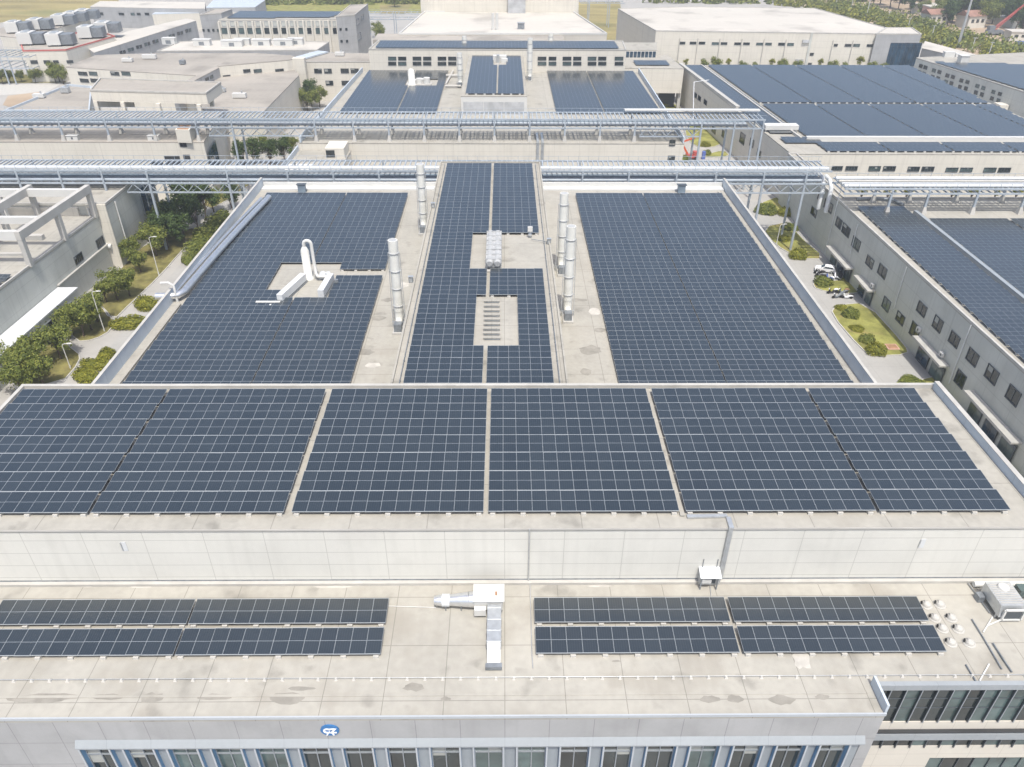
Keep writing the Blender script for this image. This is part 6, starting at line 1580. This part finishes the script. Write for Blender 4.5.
def house(px,py,wx,wy,h,label,roofm='terracotta',wall='wall_beige',rz=0,flat=False):
    p=at(px,py,0); r=thing('house',label,'house',(p.x,p.y,0),'village houses at the top right',rz)
    mb=MB(); mb.box(-wx/2,wx/2,-wy/2,wy/2,0,h); mb.build('wall',wall,r)
    mb=MB()
    if flat: mb.box(-wx/2-.3,wx/2+.3,-wy/2-.3,wy/2+.3,h+.002,h+.5)
    else:
        a=wx/2+.6; b=wy/2+.6; mb.add([(-a,-b,h+.002),(a,-b,h+.002),(a,b,h+.002),(-a,b,h+.002),(-a,0,h+wy*.28),(a,0,h+wy*.28)],[(0,1,5,4),(2,3,4,5),(0,4,3),(1,2,5),(0,3,2,1)])
    mb.build('roof',roofm,r)
    for k in range(3): mb=MB(); mb.box(-wx/2+wx*(.15+.28*k),-wx/2+wx*(.3+.28*k),-wy/2-.06,-wy/2-.004,h*.45,h*.75); mb.build('window','glass',r)
    return r
hs=[(935,20,14,9,7,'pale three storey village house left of the big dark trees','roof_white','pink',True),(932,25,12,8,6,'ochre village house at the edge of the boundary belt','terracotta','wall_beige',False),(969,27,12,9,6,'red roofed village house right of the tall mast','terracotta','wall_s',False),
    (976,14,11,8,6,'village house with pale green roof near the mast','bluegrey','wall_s',True),(983,8,12,8,5,'white village house above the green roof','roof_white','wall_s',False),(950,4,12,9,6,'orange village house near the top edge','terracotta','pink',False),
    (925,14,13,9,5,'low white village house at the left of the village','roof_white','wall_s',True),(1006,20,14,9,5,'white village house left of the crane arm','roof_white','wall_s',False),(1016,4,16,10,6,'long pale village house at the top right corner','roof_white','pink',False),
    (998,2,12,8,6,'red roofed village house at the top edge','terracotta','wall_beige',False),(962,10,12,8,6,'small ochre village house in the trees','terracotta','pink',False),(900,-1,14,8,6,'village house at the top edge above the belt','terracotta','wall_beige',False),
    (1018,40,12,8,4,'white shed in front of the belt at the right picture edge','roof_white','wall_s',True),(1020,26,22,14,4,'large grey shed behind the crane','louvre','wall_w',True)]
for a in hs: house(a[0],a[1],a[2],a[3],a[4],a[5],a[6],a[7],random.uniform(-.3,.3),a[8])
for i,(x_,y_,mt) in enumerate(((1012,36,'signw'),(1016,38.5,'signw'),(1008,38,'galvd'),(1020,48,'bluep'))):
    p=at(x_,y_,0); mb=MB(); mb.box(-3,3,-1.1,1.1,.5,1.6,0); mb.box(-2.9,1.2,-1.05,1.05,1.602,3.0,0); mb.box(1.4,2.9,-1,1,1.602,2.4,1)
    for xx in (-2,2): mb.tube([(xx,-1.15,.5),(xx,1.15,.5)],.5,8,1)
    o=mb.build('parked_truck',[mt,'black']); o.location=(p.x,p.y,0); tag(o,['white truck beside the crane foot','second white truck below the crane','dark truck left of the crane foot','blue van at the right picture edge'][i],'truck')
# crane with red lattice arm
p=at(993,35,0); cr=thing('mobile_crane','mobile crane with long red lattice arm in the village at the top right','crane',(p.x,p.y,0))
mb=MB(); mb.box(-4,4,-1.5,1.5,.8,2.4); mb.box(-3.5,-.5,-1.3,1.3,2.402,4.4); mb.build('carrier','galvd',cr)
tip=atY(1026,4,p.y)-p
mb=MB(); d=Vector(tip); 
for (oy,oz) in ((-.7,0),(.7,0),(-.7,1.3),(.7,1.3)): mb.bar(Vector((0,oy,2.6+oz)),d+Vector((0,oy*.4,oz*.4)),.28,.28)
for k in range(22):
    a=d*(k/22); b=d*((k+1)/22); f=1-.6*k/22
    mb.bar(a+Vector((0,-.7*f,2.6*(1-k/22))),b+Vector((0,.7*f,2.6*(1-(k+1)/22)+1.3*f)),.2,.2); mb.bar(a+Vector((0,.7*f,2.6*(1-k/22))),b+Vector((0,-.7*f,2.6*(1-(k+1)/22)+1.3*f)),.2,.2)
mb.build('lattice_arm','red',cr)
for x in (-2.5,2.5): mb=MB(); mb.tube([(x,-1.6,.7),(x,1.6,.7)],.7,10); mb.build('wheel','rubber',cr)
# tall mast and light poles along the belt
p=at(957.5,47,0); t=atY(969,0,p.y); mst=thing('lattice_mast','tall grey mast standing at the plant boundary on the right','mast',(p.x,p.y,0))
mb=MB(); k=(t-p)*1.25; k.x=0; k.y=0
mb.tube([(0,0,0),(0,0,k.z)],[.75,.35],10); mb.build('shaft','galv',mst)
mb=MB(); mb.box(-.9,.9,-.9,.9,.0,.8); mb.build('footing','concrete',mst)
for i,(x_,y_,tx,ty) in enumerate(((866,18,869,-6),(835,9,837,-4),(850,13,852,-2),(907,31,910,19),(931,39,934,27),(988,57,992,44),(887,24,889,12),(971,52,975,45),(820,6,821,-5))):
    p=at(x_,y_,0); t=atY(tx,ty,p.y); h=max(6,t.z)
    r=thing('light_pole',f'white light pole {ORD[i]} along the boundary belt at the upper right' if False else f'white boundary light pole {["thickest, right of the warehouse roof corner","at the warehouse roof corner","second right of the warehouse roof corner","behind the grey end block","right of the grey end block","at the right end before the long shed","between warehouse corner and grey block","low one by the far solar roof","leftmost at the top edge"][i]}','light pole',(p.x,p.y,0),'white light poles along the boundary')
    mb=MB(); mb.tube([(0,0,0),(0,0,h)],[.28,.16],8); mb.build('pole','white',r); mb=MB(); mb.box(-.9,.9,-.15,.15,h,h+.25); mb.build('lamp_head','galv',r)
for i,(x_,y_) in enumerate(((430,8),(395,7),(262,10),(345,4))):
    p=at(x_,y_,0); rtree('street',p.x,p.y,['tree at the left wall of the tall far centre building','tree on the small lawn at the top','tree at the field edge near the dark roof','tree in the field behind the columned office'][i],1.6,'trees at the far fields')

FO = FAR.build('solar_field', ['pframe','cells','galvd','dark','ballast'])
tag(FO, 'all the blue solar rows on the rear and far roofs, too many to tell apart', 'solar panels', None, 'stuff')
